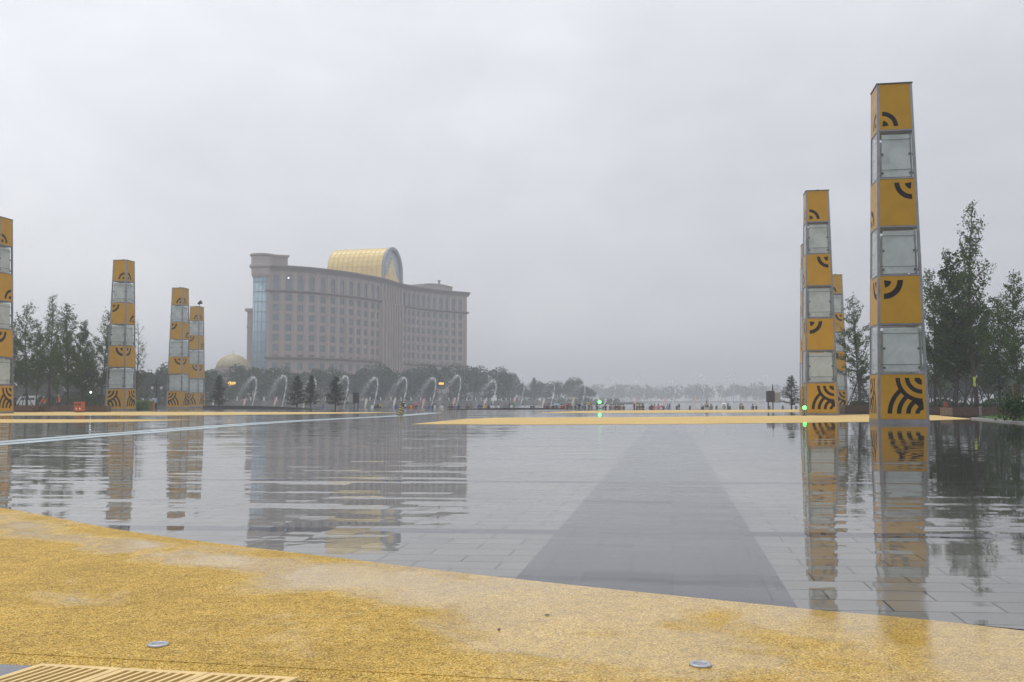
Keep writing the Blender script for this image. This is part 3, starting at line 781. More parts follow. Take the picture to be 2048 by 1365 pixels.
# green lamps
def green_lamp(px, d, z, label, s=1.0):
    x = xat(px, d, 806)
    o = thing('stage_lamp', label, 'stage light', (x, d, 0.0))
    g = MB(); g.box((0, 0, 0.03), (0.4 * s, 0.4 * s, 0.06)); g.tube([(0, 0, .05), (0, 0, z - 0.18 * s)], 0.03, 6); g.build('stand', M['black'], o)
    g = MB(); g.lathe([(0.12 * s, 0), (0.17 * s, .05), (0.17 * s, .36 * s), (0.10 * s, .4 * s)], 12, (0, 0, z - .2 * s)); g.build('housing', M['black'], o)
    g = MB(); g.ball((0, -0.17 * s, z), (0.19 * s, 0.08 * s, 0.19 * s), 12, 8); g.build('lens', M['greenlamp'], o, True)
green_lamp(1199, 148.4, 0.98, 'bright green stage lamp on a stand at the lakeside edge', 1.25)
pr2 = T_R2.location
green_lamp(1608, pr2.y - 2.4, 0.62, 'small green stage lamp on the paving at the foot of the second-largest tower', 0.75)

# ------------------------------------------------------------------ hotel
HB = 1.2                      # bank level
def hotel():
    root = thing('hotel', 'huge grey-brown curved hotel with arched top windows and a gold barrel roof', 'hotel', (0, 0, 0))
    plan = [(532.8, 532.3), (574.8, 533.9), (620, 537.2), (663.6, 542.0), (709.5, 548.6), (764.6, 559.0), (801, 569.5), (856, 578.7), (895, 583.2), (934, 586.7)]
    HT = 50.0
    pts = []
    for px, py in plan:
        r = ray(px, py); k = (HT - CAMH) / r.z
        pts.append(Vector((r.x * k, r.y * k, 0)))
    C = spline(pts, 24)
    # arc length table
    S = [0.0]
    for a, b in zip(C[:-1], C[1:]): S.append(S[-1] + (b - a).length)
    LEN = S[-1]
    def P(s):
        if s <= 0: 
            t = (C[1] - C[0]).normalized(); return C[0] + t * s
        if s >= LEN:
            t = (C[-1] - C[-2]).normalized(); return C[-1] + t * (s - LEN)
        import bisect
        i = max(1, bisect.bisect_left(S, s)); f = (s - S[i - 1]) / (S[i] - S[i - 1]); return C[i - 1].lerp(C[i], f)
    def N(s):
        t = (P(s + 1.2) - P(s - 1.2)).normalized(); return Vector((t.y, -t.x, 0))
    def pxof(s):
        q = P(s); return CX + FPX * q.x / (q.y * CP + (20) * SP)
    tab = [(i * LEN / 1500, pxof(i * LEN / 1500)) for i in range(1501)]
    def s_of(px):
        return min(tab, key=lambda t: abs(t[1] - px))[0]
    Z = lambda zy: None
    lw = [480 + v * 0.2295 for v in (308, 418, 523, 622, 717, 805, 886, 963, 1030, 1092, 1152, 1197)]
    rw = [480 + v * 0.2295 for v in (1428, 1467, 1507, 1547, 1595, 1640, 1690, 1745, 1800, 1858, 1918)]
    colsL = [s_of(v) for v in lw]; colsR = [s_of(v) for v in rw]
    cen0, cen1 = s_of(480 + 1228 * .2295), s_of(480 + 1398 * .2295)
    nC = 7
    colsC = [cen0 + (cen1 - cen0) * (i + 0.5) / nC for i in range(nC)]
    rows = [(37.5 - 3.64 * i, 37.5 - 3.64 * i + 2.3) for i in range(6)]
    ARCH = (41.6, 47.0); VENT = (17.15, 17.9); LOW = (12.4, 15.0)
    bays = []
    def add(cols, kind, s_lo, s_hi, w):
        for i, s in enumerate(cols):
            a = s_lo if i == 0 else (cols[i - 1] + s) / 2
            b = s_hi if i == len(cols) - 1 else (s + cols[i + 1]) / 2
            bays.append((a, s, b, kind, min(w, (b - a) * 0.62)))
    add(colsL, 'W', 0.0, cen0, 2.05); add(colsC, 'C', cen0, cen1, 1.1); add(colsR, 'W', cen1, LEN, 1.9)
    DEP = 19.0
    wall = MB(); RV = 0.55
    def pt(s, z, off=0.0): q = P(s) + N(s) * off; return (q.x, q.y, z)
    win_jobs = []
    for a, c, b, kind, w in bays:
        w0, w1 = c - w / 2, c + w / 2
        wall.quad(pt(a, HB), pt(w0, HB), pt(w0, HT), pt(a, HT)); wall.quad(pt(w1, HB), pt(b, HB), pt(b, HT), pt(w1, HT))
        ops = []
        if kind == 'W':
            ops = [(z0, z1, 'window') for z0, z1 in rows] + [(ARCH[0], ARCH[1], 'arched_window'), (VENT[0], VENT[1], 'vent'), (LOW[0], LOW[1], 'window')]
        else:
            ops = [(z0 - 0.4, z1 + 0.4, 'slot_window') for z0, z1 in rows] + [(ARCH[0], ARCH[1], 'arched_window'), (11.5, 16.0, 'slot_window')]
        ops.sort(); z = HB
        for z0, z1, nm in ops:
            wall.quad(pt(w0, z), pt(w1, z), pt(w1, z0), pt(w0, z0))
            # reveals
            wall.quad(pt(w0, z0), pt(w1, z0), pt(w1, z0, -RV), pt(w0, z0, -RV)); wall.quad(pt(w0, z1, -RV), pt(w1, z1, -RV), pt(w1, z1), pt(w0, z1))
            wall.quad(pt(w0, z0), pt(w0, z0, -RV), pt(w0, z1, -RV), pt(w0, z1)); wall.quad(pt(w1, z0, -RV), pt(w1, z0), pt(w1, z1), pt(w1, z1, -RV))
            if nm == 'arched_window':   # spandrels that round the head
                n = 8; r = w / 2; zc = z1 - r
                for sg in (-1, 1):
                    arc = [(c + sg * r * math.cos(R(90) * i / n), zc + r * math.sin(R(90) * i / n)) for i in range(n + 1)]
                    for (s0, q0), (s1, q1) in zip(arc[:-1], arc[1:]):
                        wall.quad(pt(s0, q0, -.02), pt(s0, z1, -.02), pt(s1, z1, -.02), pt(s1, q1, -.02)) if sg < 0 else wall.quad(pt(s1, q1, -.02), pt(s1, z1, -.02), pt(s0, z1, -.02), pt(s0, q0, -.02))
            win_jobs.append((nm, c, w, z0, z1)); z = z1
        wall.quad(pt(w0, z), pt(w1, z), pt(w1, HT), pt(w0, HT))
    # back and ends
    ns = 24
    for i in range(ns):
        s0, s1 = LEN * i / ns, LEN * (i + 1) / ns
        wall.quad(pt(s1, HB, -DEP), pt(s0, HB, -DEP), pt(s0, HT, -DEP), pt(s1, HT, -DEP))
    wall.quad(pt(0, HB, -DEP), pt(0, HB), pt(0, HT), pt(0, HT, -DEP)); wall.quad(pt(LEN, HB), pt(LEN, HB, -DEP), pt(LEN, HT, -DEP), pt(LEN, HT))
    wall.build('wall', M['stone'], root)
    rf = MB()
    for i in range(ns):
        s0, s1 = LEN * i / ns, LEN * (i + 1) / ns
        rf.quad(pt(s0, HT - .4, 0), pt(s1, HT - .4, 0), pt(s1, HT - .4, -DEP), pt(s0, HT - .4, -DEP))
    rf.build('roof', M['stonedark'], root)
    # dark interior behind the openings
    def sweep(name, prof, m, s0=0.0, s1=None, n=60):
        s1 = LEN if s1 is None else s1
        g = MB()
        L = [s0 + (s1 - s0) * i / n for i in range(n + 1)]
        for a, b in zip(L[:-1], L[1:]):
            for (o0, z0), (o1, z1) in zip(prof, prof[1:] + prof[:1]):
                g.quad(pt(a, z0, o0), pt(b, z0, o0), pt(b, z1, o1), pt(a, z1, o1))
        for s, rev in ((s0, False), (s1, True)):
            q = [pt(s, z, o) for o, z in prof]; g.quad(*(q[::-1] if rev else q))
        return g.build(name, m, root, fixn=True)
    sweep('cornice', [(-0.25, 48.4), (0.35, 48.4), (0.5, 48.9), (0.9, 49.3), (1.5, 49.9), (1.5, 50.3), (-0.25, 50.3)], M['stonedark'], -0.6, LEN + 0.8)
    for z in (40.55, 16.25):
        sweep('string_course', [(0.01, z), (0.4, z), (0.95, z + 0.55), (0.95, z + 0.85), (0.01, z + 0.85)], M['stonedark'], -0.3, cen0 - .2)
        sweep('string_course', [(0.01, z), (0.4, z), (0.95, z + 0.55), (0.95, z + 0.85), (0.01, z + 0.85)], M['stonedark'], cen1 + .2, LEN + 0.6)
    sweep('plinth_moulding', [(0.01, 11.2), (0.35, 11.2), (0.45, 11.7), (0.01, 11.8)], M['stone2'], 0, cen0 - .2)
    sweep('portico', [(0.02, 9.7), (3.0, 9.7), (3.4, 10.2), (3.4, 10.9), (0.02, 10.9)], M['stonedark'], cen1 - 3, cen1 + 26)
    # pilasters between the bays
    bounds = sorted(set([b[0] for b in bays if b[3] == 'W'] + [b[2] for b in bays if b[3] == 'W']))
    def post(name, s, w, dz, z0, z1, m, groove=True):
        g = MB()
        for k, (u0, u1, d) in enumerate(((-w / 2, -w * .22, dz * .6), (-w * .2, w * .2, dz), (w * .22, w / 2, dz * .6)) if groove else ((-w / 2, w / 2, dz),)):
            q = [pt(s + u0, z0, 0.01), pt(s + u1, z0, 0.01), pt(s + u1, z0, d), pt(s + u0, z0, d)]
            g.hexa(q + [(x, y, z1) for x, y, _ in q])
        g.build(name, m, root, fixn=True)
    for s in bounds:
        if abs(s - cen0) < .5 or abs(s - cen1) < .5: continue
        s = min(max(s, 0.7), LEN - 0.7)
        wd = 1.5 if s < cen0 else 1.2
        post('pilaster', s, wd, 0.35, 17.1, 40.5, M['stone2'])
        post('pilaster', s, wd * .8, 0.28, 41.4, 48.3, M['stone2'])
    for i in range(nC + 1):
        s = cen0 + (cen1 - cen0) * i / nC
        post('tall_pier', s, 0.95, 1.25, HB, 41.0, M['stone2'], False)
        post('tall_pier', s, 0.8, 0.7, 41.2, 48.2, M['stone2'], False)
    # windows
    def win_mesh(w, h, arch):
        f = MB(); t = 0.09
        f.box((0, 0, t / 2), (w, .08, t)); f.box((0, 0, h - t / 2), (w, .08, t))
        for x in (-w / 2 + t / 2, w / 2 - t / 2): f.box((x, 0, h / 2), (t, .078, h - 2 * t))
        f.box((w * .12, 0, h / 2), (t * .8, .076, h - 2 * t)); f.box((-w * .19 + .0, 0, h * .66), (w * .62 - 1.4 * t, .074, t * .8))
        if arch: f.box((0, 0, h - w / 2), (w - 2 * t, .072, t))
        p = MB(); p.box((0, -0.03, h / 2), (w - .03, .03, h - .03))
        return f.mesh('window_frame', M['hframe']), p.mesh('window_pane', M['hglass'])
    cache = {}
    count = 0; rest_f = MB(); 
    order = sorted(win_jobs, key=lambda j: j[1])
    for nm, c, w, z0, z1 in order:
        q = P(c) - N(c) * (RV - 0.10); n = N(c); rz = math.atan2(n.y, n.x) + R(90)
        if nm == 'vent':
            g = MB(); g.box((0, 0, (z1 - z0) / 2), (w - .04, .06, z1 - z0 - .04))
            for k in range(3): g.box((0, -.05, (z1 - z0) * (k + .5) / 3), (w - .1, .05, .08))
            key = ('vent', round(w, 1))
            if key not in cache: cache[key] = g.mesh('vent', M['hframe'])
            link('vent', cache[key], root, (q.x, q.y, z0), rz); continue
        key = (nm, round(w, 1), round(z1 - z0, 1))
        if key not in cache: cache[key] = win_mesh(w, z1 - z0, nm == 'arched_window')
        if nm == 'window':
            count += 1
            if count > 100:
                T_ = Matrix.Translation((q.x, q.y, z0)) @ Matrix.Rotation(rz, 4, 'Z')
                for me, mi in zip(cache[key], (0, 1)):
                    i0 = len(rest_f.v); rest_f.v.extend(tuple(T_ @ v.co) for v in me.vertices)
                    for pl in me.polygons: rest_f.f.append(tuple(i0 + v for v in pl.vertices)); rest_f.m.append(mi)
                continue
        fo = link(nm, cache[key][0], root, (q.x, q.y, z0), rz)
        link('pane', cache[key][1], fo)
    ro = rest_f.build('far_wing_windows', [M['hframe'], M['hglass']], root); ro['kind'] = 'stuff'
    # glass corner turret at the near end, stone drum over it
    c0 = P(-1.2) - N(0) * 2.6
    g = MB(); g.lathe([(3.3, HB), (3.3, 47.0)], 28, (c0.x, c0.y, 0)); gt = g.build('glass_turret', M['curtain'], root, True)
    g = MB()
    for z in [4 + 3.64 * i for i in range(12)]: g.lathe([(3.31, z), (3.36, z), (3.36, z + .18), (3.31, z + .18)], 28, (c0.x, c0.y, 0))
    for i in range(14):
        w = 2 * math.pi * i / 14; g.box((c0.x + 3.33 * math.cos(w), c0.y + 3.33 * math.sin(w), (HB + 47) / 2), (.1, .1, 45.6), w)
    g.build('mullion', M['hframe'], gt)
    g = MB(); g.lathe([(3.6, 46.0), (4.0, 47.0), (4.0, 49.0), (4.7, 49.7), (4.7, 50.4), (4.1, 50.6), (4.1, 53.4), (4.6, 53.9), (4.6, 54.4), (0.1, 54.5)], 32, (c0.x, c0.y, 0)); g.build('turret_drum', M['stone2'], root, False)
    # parapet block on the roof beside it
    sx = s_of(574)
    g = MB()
    q = [pt(0.6, 50.31, -.5), pt(sx, 50.31, -.5), pt(sx, 50.31, -12), pt(0.6, 50.31, -12)]
    g.hexa(q + [(x, y, 53.6) for x, y, _ in q])
    q = [pt(0.3, 53.61, 0), pt(sx + .5, 53.61, 0), pt(sx + .5, 53.61, -12.5), pt(0.3, 53.61, -12.5)]
    g.hexa(q + [(x, y, 54.3) for x, y, _ in q]); g.build('parapet_block', M['stone'], root, fixn=True)
    # low rear wing seen past the turret
    y = 395.0; xa, xb = xat(494.5, y, 640), xat(520, y, 640); zt = zat(623, y)
    g = MB(); g.box(((xa + xb) / 2, y + 8, (zt + HB) / 2), (xb - xa, 16, zt - HB)); g.box(((xa + xb) / 2, y + 8, zt + .55), (xb - xa + 1.6, 17.6, 1.1)); g.box(((xa + xb) / 2, y + 8, zt - 6.2), (xb - xa + .6, 16.6, .5))
    g.build('rear_wing', M['stone'], root)
    g = MB(); g.box((xa + 4.2, y - .02, zt - 3.9), (1.4, .1, 3.2)); g.build('rear_wing_window', M['hframe'], root)
    # gold barrel roof
    s_a, s_b = s_of(480 + 1236 * .2295), s_of(480 + 1396 * .2295)
    A, B = P(s_a), P(s_b); w = (B - A).length; ctr = (A + B) / 2; td = (B - A).normalized(); ax = Vector((-td.y, td.x, 0))
    ctr = ctr - ax * 0.4
    r = w / 2; zb = 50.2; topz = 64.0; zs = topz - r
    LNG = 24.0
    def prof(rr):
        out = [(-rr, zb)] + [(-rr * math.cos(R(180) * i / 28), zs + rr * math.sin(R(180) * i / 28)) for i in range(29)] + [(rr, zb)]
        return out
    def bp(u, z, d): q = ctr + td * u + ax * d; return (q.x, q.y, z)
    g = MB(); pr = prof(r)
    nseg = 11
    for k in range(nseg):
        d0, d1 = 0.6 + LNG * k / nseg, 0.6 + LNG * (k + 1) / nseg
        for (u0, z0), (u1, z1) in zip(pr[:-1], pr[1:]): g.quad(bp(u0, z0, d0), bp(u0, z0, d1), bp(u1, z1, d1), bp(u1, z1, d0))
    g.quad(*[bp(u, z, 0.6 + LNG) for u, z in pr])
    vo = g.build('gold_vault', M['gold'], root)
    g = MB(); p2 = prof(r + .10)
    for k in range(nseg + 1):
        d = 0.6 + LNG * k / nseg
        for (u0, z0), (u1, z1), (v0, y0), (v1, y1) in zip(pr[:-1], pr[1:], p2[:-1], p2[1:]):
            g.quad(bp(v0, y0, d), bp(v0, y0, d + .22), bp(v1, y1, d + .22), bp(v1, y1, d))
            g.quad(bp(u0, z0, d), bp(v0, y0, d), bp(v1, y1, d), bp(u1, z1, d))
    for i in range(2, 29, 2):
        u, z = p2[i]; u2, z2 = pr[i]
        g.tube([bp(u2, z2, .7), bp(u2, z2, .5 + LNG)], .07, 4)
    g.build('rib', M['goldrib'], vo)
    # end arch frame and glazing
    g = MB(); po, pi_ = prof(r + .35), prof(r - 1.0)
    for (a0_, z0), (a1_, z1), (b0_, y0), (b1_, y1) in zip(po[:-1], po[1:], pi_[:-1], pi_[1:]):
        g.quad(bp(a0_, z0, -.5), bp(a1_, z1, -.5), bp(b1_, y1, -.5), bp(b0_, y0, -.5))
        g.quad(bp(b0_, y0, -.5), bp(b1_, y1, -.5), bp(b1_, y1, .5), bp(b0_, y0, .5))
        g.quad(bp(a0_, z0, .62), bp(a1_, z1, .62), bp(a1_, z1, -.5), bp(a0_, z0, -.5))
    g.build('arch_frame', M['archgrey'], vo)
    g = MB(); g.quad(*[bp(u, z, .45) for u, z in prof(r - .95)]); g.build('arch_glazing', M['archglass'], vo)
    g = MB()
    sil = [(-6.6, 0), (-6.2, 1.6), (-4.6, 2.2), (-4.4, 3.4), (-3.4, 3.6), (-3.2, 5.0), (-2.3, 5.3), (-2.1, 6.7), (-1.3, 7.0), (-1.1, 8.6), (-.45, 8.8), (0, 9.9), (.5, 8.7), (1.1, 8.2), (1.3, 6.6), (2.1, 6.2), (2.4, 4.8), (3.3, 4.3), (3.6, 3.0), (4.8, 2.5), (5.2, 1.4), (6.6, .9), (6.7, 0)]
    for (u0, z0), (u1, z1) in zip(sil[:-1], sil[1:]):
        k = r / 8.7
        g.quad(bp(u0 * k, zb + .1, .2), bp(u1 * k, zb + .1, .2), bp(u1 * k, zb + .1 + z1, .2), bp(u0 * k, zb + .1 + z0, .2))
        g.quad(bp(u0 * k, zb + .1 + z0, .2), bp(u1 * k, zb + .1 + z1, .2), bp(u1 * k, zb + .1 + z1, .44), bp(u0 * k, zb + .1 + z0, .44))
    g.build('gold_ornament', M['gold'], vo)
    # roof sheds of the far wing
    sa, sb = s_of(856), s_of(912)
    g = MB(); n = 8
    for i in range(n):
        s0, s1 = sa + (sb - sa) * i / n, sa + (sb - sa) * (i + 1) / n
        h0, h1 = 53.0 - .8 * ((i / n) * 2 - 1) ** 2, 53.0 - .8 * (((i + 1) / n) * 2 - 1) ** 2
        q = [pt(s0, 49.7, -3), pt(s1, 49.7, -3), pt(s1, 49.7, -10), pt(s0, 49.7, -10)]
        g.hexa(q + [(q[0][0], q[0][1], h0), (q[1][0], q[1][1], h1), (q[2][0], q[2][1], h1), (q[3][0], q[3][1], h0)])
        q = [pt(s0, h0 - .1, -2.5), pt(s1, h1 - .1, -2.5), pt(s1, h1 - .1, -10.5), pt(s0, h0 - .1, -10.5)]
        g.hexa(q + [(x, y_, z + .5) for x, y_, z in q])
    g.build('roof_shed', M['stone2'], root, fixn=True)
    sm = s_of(895); q = pt(sm, 53.2, -6)
    g = MB(); g.lathe([(.75, 0), (.75, .4), (.45, .5), (.45, 1.7), (.8, 1.9), (.8, 2.3)], 10, q); g.build('roof_vent', M['stonedark'], root)
    # lit window near the top of the second bay
    q = P(colsL[1]); n = N(colsL[1])
    g = MB(); g.box((q.x + n.x * .15 - .2, q.y + n.y * .15, 45.9), (.45, .12, .5)); g.build('lit_lamp', M['hlit'], root)
    # entrance lights
    return root
M['archgrey'] = mat('arch_frame_metal', (0.28, 0.28, 0.31), 0.5)
M['archglass'] = mat('arch_glazing', (0.33, 0.38, 0.45), 0.25, var=0.08, scale=0.2)
M['hlit'] = mat('lit_room_lamp', (0.9, 0.9, 0.9), 0.4, emit=(1, 1, 0.95), estr=2.0)
hotel()

# domed pavilion
y = 345.0
xc = xat(454.5, y, 740)
root = thing('domed_pavilion', 'low stone pavilion with a dull gold dome next to the hotel', 'pavilion', (xc, y + 7, HB))
r = (xat(488, y, 735) - xat(421, y, 735)) / 2; zb = zat(735, y) - HB; zt = zat(708, y) - HB
g = MB(); n = 10
prof = [(r * math.cos(R(90) * i / n), zb + (zt - zb) * math.sin(R(90) * i / n)) for i in range(n)] + [(0.05, zt)]
g.lathe(prof, 36); d_ = g.build('dome', M['golddull'], root, True)
g = MB()
for k in range(18):
    w = 2 * math.pi * k / 18
    g.tube([(1.004 * a * math.cos(w), 1.004 * a * math.sin(w), z + .02) for a, z in prof], .05, 4)
g.build('rib', M['goldrib'], d_)
g = MB(); g.lathe([(.35, 0), (.25, .3), (.12, .5), (.08, 1.6), (0.01, 1.9)], 8, (0, 0, zt - .05)); g.build('finial', M['goldrib'], d_)
g = MB(); g.lathe([(r + .25, zb - 1.2), (r + .25, zb - .25), (r + .7, zb - .2), (r + .7, zb - .01), (r - .3, zb)], 36); g.build('drum', M['stone2'], root)
hw = r + 2.2
g = MB(); g.box((0, 0, (zb - 1.2) / 2), (2 * hw, 2 * hw, zb - 1.21)); g.box((0, 0, zb - 1.9), (2 * hw + 1.4, 2 * hw + 1.4, .7)); g.box((0, 0, zb - 4.6), (2 * hw + .6, 2 * hw + .6, .4)); g.build('wall', M['stone'], root)
for i in range(4):
    x = -hw + 2 * hw * (i + .5) / 4
    g = MB(); g.box((x, -hw - .02, (zb - 5) / 2), (1.6, .12, zb - 6)); g.build('window', M['hglass'], root)
# lit signs before the pavilion and the hotel
for px, py, yy, w, hh, label, mats in ((459.5, 767.5, 300, .55, .6, 'round amber lamp on a post glowing in front of the domed pavilion', ('amber',)), (882.5, 767.6, 345, .85, .32, 'small flat amber lit sign among the trees below the hotel', ('amber',))):
    p = at(px, py, yy)
    o = thing('amber_lamp', label, 'lamp', (p.x, yy, HB))
    g = MB(); g.tube([(0, 0, 0), (0, 0, p.z - HB - hh)], .07, 6); g.build('post', M['darksteel'], o)
    g = MB()
    if w < .7: g.ball((0, 0, p.z - HB), (w, .4, hh), 12, 8)
    else: g.box((0, 0, p.z - HB), (2 * w, .25, 2 * hh))
    g.build('lamp_glass', M['amber'], o, w < .7)
p = at(467.5, 767.3, 301)
o = thing('amber_sign', 'dim rectangular amber sign right next to the round amber lamp', 'sign', (p.x, 301, HB))
g = MB(); g.tube([(0, 0, 0), (0, 0, p.z - HB - .4)], .07, 6); g.build('post', M['darksteel'], o)
g = MB(); g.box((0, 0, p.z - HB), (1.1, .2, .9)); g.build('panel', M['amberglow'], o)

# ------------------------------------------------------------------ vegetation
def ginkgo(seed, H, trunk_r, nb, spread, leafn, leafs, low=0.16, curve=0.45, lean=0.0):
    r = random.Random(seed); T = MB(); Lf = MB()
    def tp(z):
        t = z / H
        return Vector((lean * t * t + .18 * math.sin(3.1 * t + seed), .14 * math.sin(4.3 * t + 2 * seed), z))
    T.tube([tp(H * i / 12) for i in range(13)], [max(.012, trunk_r * (1 - .93 * (i / 12) ** .9)) for i in range(13)], 8)
    tot = 0; segs = []
    for i in range(nb):
        t = low + (0.97 - low) * (i + r.random()) / nb
        z = H * t; base = tp(z)
        prof = (1 - t) ** .85 * 1.25 * (0.55 + 0.45 * min(1, (t - low + .08) / .22))
        ln = spread * (prof + 0.10) * r.uniform(.55, 1.25)
        a = i * 2.4 + r.uniform(-.5, .5); up = curve + r.uniform(-.15, .45)
        d = Vector((math.cos(a), math.sin(a), up)).normalized()
        pts = [base]
        for k in range(1, 6):
            d = (d + Vector((r.uniform(-.14, .14), r.uniform(-.14, .14), .10 + r.uniform(-.1, .12)))).normalized()
            pts.append(pts[-1] + d * ln / 5)
        br = max(.012, trunk_r * .32 * (1 - t) + .012)
        T.tube(pts, [br * (1 - .8 * k / 5) for k in range(6)], 5)
        segs.append((pts, ln))
        for q in range(r.randint(3, 6)):
            k = r.uniform(1.2, 4.8); b0 = pts[int(k)].lerp(pts[min(5, int(k) + 1)], k - int(k))
            d2 = (d + Vector((r.gauss(0, .8), r.gauss(0, .8), r.gauss(.15, .5)))).normalized()
            l2 = ln * r.uniform(.2, .5)
            p2 = [b0, b0 + d2 * l2 * .5, b0 + d2 * l2 + Vector((0, 0, .06 * l2))]
            T.tube(p2, [br * .4, br * .25, .006], 4); segs.append((p2, l2))
    wsum = sum(s[1] for s in segs)
    for pts, ln in segs:
        n = int(leafn * ln / wsum * (1.25 - .6 * pts[0].z / H))
        for _ in range(n):
            k = r.uniform(.12, 1) * (len(pts) - 1); b0 = pts[min(len(pts) - 2, int(k))].lerp(pts[min(len(pts) - 1, int(k) + 1)], k - int(k))
            # leaves sit in short tufts along the twig
            c = b0 + Vector((r.gauss(0, .09), r.gauss(0, .09), r.gauss(.02, .09)))
            for _2 in range(2): Lf.leaf(c + Vector((r.gauss(0, .06), r.gauss(0, .06), r.gauss(0, .06))), leafs, r=r)
    return T, Lf

def tripod(o, h, rad, n=4, a0=.4):
    for i in range(n):
        a = a0 + 2 * math.pi * i / n
        g = MB(); g.tube([(rad * math.cos(a), rad * math.sin(a), -.04), (.12 * math.cos(a), .12 * math.sin(a), h)], .045, 6)
        g.build('support_pole', M['stake'], o)
    g = MB(); g.lathe([(.2, h - .22), (.25, h - .2), (.25, h - .02), (.2, h)], 10); g.box((0, 0, h - .3), (.9, .06, .06), .6); g.build('collar', M['stake'], o)
M['stake'] = mat('dark_timber_stake', (0.022, 0.018, 0.016), 0.6)

TREE_G = 'young staked trees around the plaza'
def place_tree(meshes, px, base_y, top_py, label, s_xy=1.0, rz=0.0, stake=None, H0=10.0, z0=0.0, leaf='leaf_near'):
    h = zat(top_py, base_y) - z0
    k = h / H0
    o = thing('young_tree', label, 'tree', (xat(px, base_y, 815), base_y, z0), rz, TREE_G)
    t = link('trunk', meshes[0], o); c = link('crown', meshes[1], o)
    for q in (t, c): q.scale = (k * s_xy, k * s_xy, k)
    if stake: tripod(o, *stake)
    return o

def tmesh(tl, leaf): return tl[0].mesh('trunk', M['bark'], True), tl[1].mesh('crown', M[leaf])
G_sparse = tmesh(ginkgo(3, 10, .12, 60, 1.9, 3300, .11, .22, .42), 'leaf_near')
G_dense = tmesh(ginkgo(11, 10, .13, 60, 2.1, 7000, .145, .17, .25), 'leaf_dense')
G_mid = tmesh(ginkgo(23, 10, .11, 56, 2.2, 4200, .13, .2, .3), 'leaf_near')
G_mid2 = tmesh(ginkgo(37, 10, .11, 50, 2.4, 3700, .13, .2, .2, .3), 'leaf_near')
G_bare = tmesh(ginkgo(51, 10, .10, 38, 2.1, 900, .11, .2, .45, -.3), 'leaf_near')

# by the wooden planters
place_tree(G_sparse, 1954, 84, 403, 'tallest sparse young tree with a fluorescent tag on its trunk' , .95, .3, (3.0, 1.6))
place_tree(G_dense, 1911, 86, 497, 'dense dark young tree between the largest tower and the tallest tree', 1.0, 1.2, (2.4, 1.9, 4, .1))
place_tree(G_mid, 1868, 90, 536, 'young tree pressed against the edge of the largest tower', 1.0, 2.0, (3.2, 1.8))
place_tree(G_mid2, 1999, 88, 588, 'lower bushy young tree just beyond the tallest tree', 1.05, .6, (2.5, 1.7))
place_tree(G_mid, 2036, 78, 541, 'young tree cut by the frame edge over the lawn', 1.05, 4.0, (2.5, 1.6))
place_tree(G_bare, 2018, 104, 622, 'thin grey young tree seen through the trees above the lawn', .9, 2.2, (2.5, 1.6))
place_tree(G_mid2, 1719, 108, 592, 'lone staked young tree between the half hidden tower and the largest tower', 1.0, 3.1, (3.4, 2.0))
place_tree(G_mid2, 1935, 108, 590, 'shaded young tree behind the gap of the dense and tallest trees', .9, 5.1)
place_tree(G_mid, 1885, 116, 640, 'small shaded young tree low behind the dense tree', .9, 5.8)
place_tree(G_dense, 1976, 120, 640, 'dim leafy young tree far behind the fluorescent tag', .9, 3.3)
p = at(1949, 764, 83.72)
o = tag(MB().build('trunk_tag', M['tagyel']), 'fluorescent yellow-green tag tied to the tallest tree trunk', 'tag')
g = MB(); g.box((0, 0, 0), (.19, .02, .85)); g.box((0, 0, .28), (.3, .03, .04)); g.box((0, 0, -.28), (.3, .03, .04))
o.data = g.mesh('trunk_tag', M['tagyel']); o.location = p
# row beside the far planters, behind the cut-off tower
place_tree(G_mid, 22, 122, 640, 'young tree half behind the cut-off tower, first of the long row', 1.05, 1.0, None)
place_tree(G_mid2, 50, 118, 606, 'young tree with a spiky top next to the cut-off tower', 1.05, 2.0, (2.0, 1.2))
place_tree(G_sparse, 97, 117, 588, 'tallest young tree of the long row, thin pointed top', 1.05, 3.0, (2.0, 1.2))
place_tree(G_mid, 131, 112, 605, 'young tree with flat side branches beside the orange bin', 1.0, 4.0, (2.1, 1.2))
place_tree(G_dense, 163, 127, 640, 'short young tree with a rounded knobby top behind the orange bin', .85, 5.0, None)
place_tree(G_mid2, 203, 129, 622, 'young tree touching the edge of the tower standing alone', 1.0, .2, (2.0, 1.2))
place_tree(G_bare, 272, 122, 640, 'nearly bare young tree just past the tower standing alone', 1.0, 1.7, None)
place_tree(G_mid, 75, 135, 650, 'dim young tree filling the gap behind the tallest of the row', .9, 1.4, None)
place_tree(G_mid2, 114, 140, 672, 'dim low young tree behind the worker in orange', .9, 2.6, None)
place_tree(G_mid, 184, 138, 690, 'dim low young tree between the orange bin and the lone tower', .9, 3.7, None)

def conifer(seed, H, rad, n, col='leaf_pine', size=.16):
    r = random.Random(seed); T = MB(); Lf = MB()
    T.tube([(0, 0, 0), (.03, 0, H * .5), (0, 0, H * .98)], [.10, .06, .01], 7)
    for i in range(n):
        t = .10 + .88 * (i + r.random()) / n; z = H * t
        ln = rad * (1 - t) ** .8 * r.uniform(.6, 1.15) + .1
        a = r.uniform(0, 6.28); d = Vector((math.cos(a), math.sin(a), r.uniform(.1, .55)))
        p0 = Vector((0, 0, z)); p1 = p0 + d * ln
        T.tube([p0, p0.lerp(p1, .5) - Vector((0, 0, .04)), p1], [.02, .012, .004], 4)
        for k in range(int(18 + 20 * ln)):
            q = p0.lerp(p1, r.uniform(.2, 1.02)); Lf.leaf(q + Vector((r.gauss(0, .10), r.gauss(0, .10), r.gauss(.03, .10))), size, r=r)
    return T.mesh('trunk', M['bark'], True), Lf.mesh('crown', M[col])
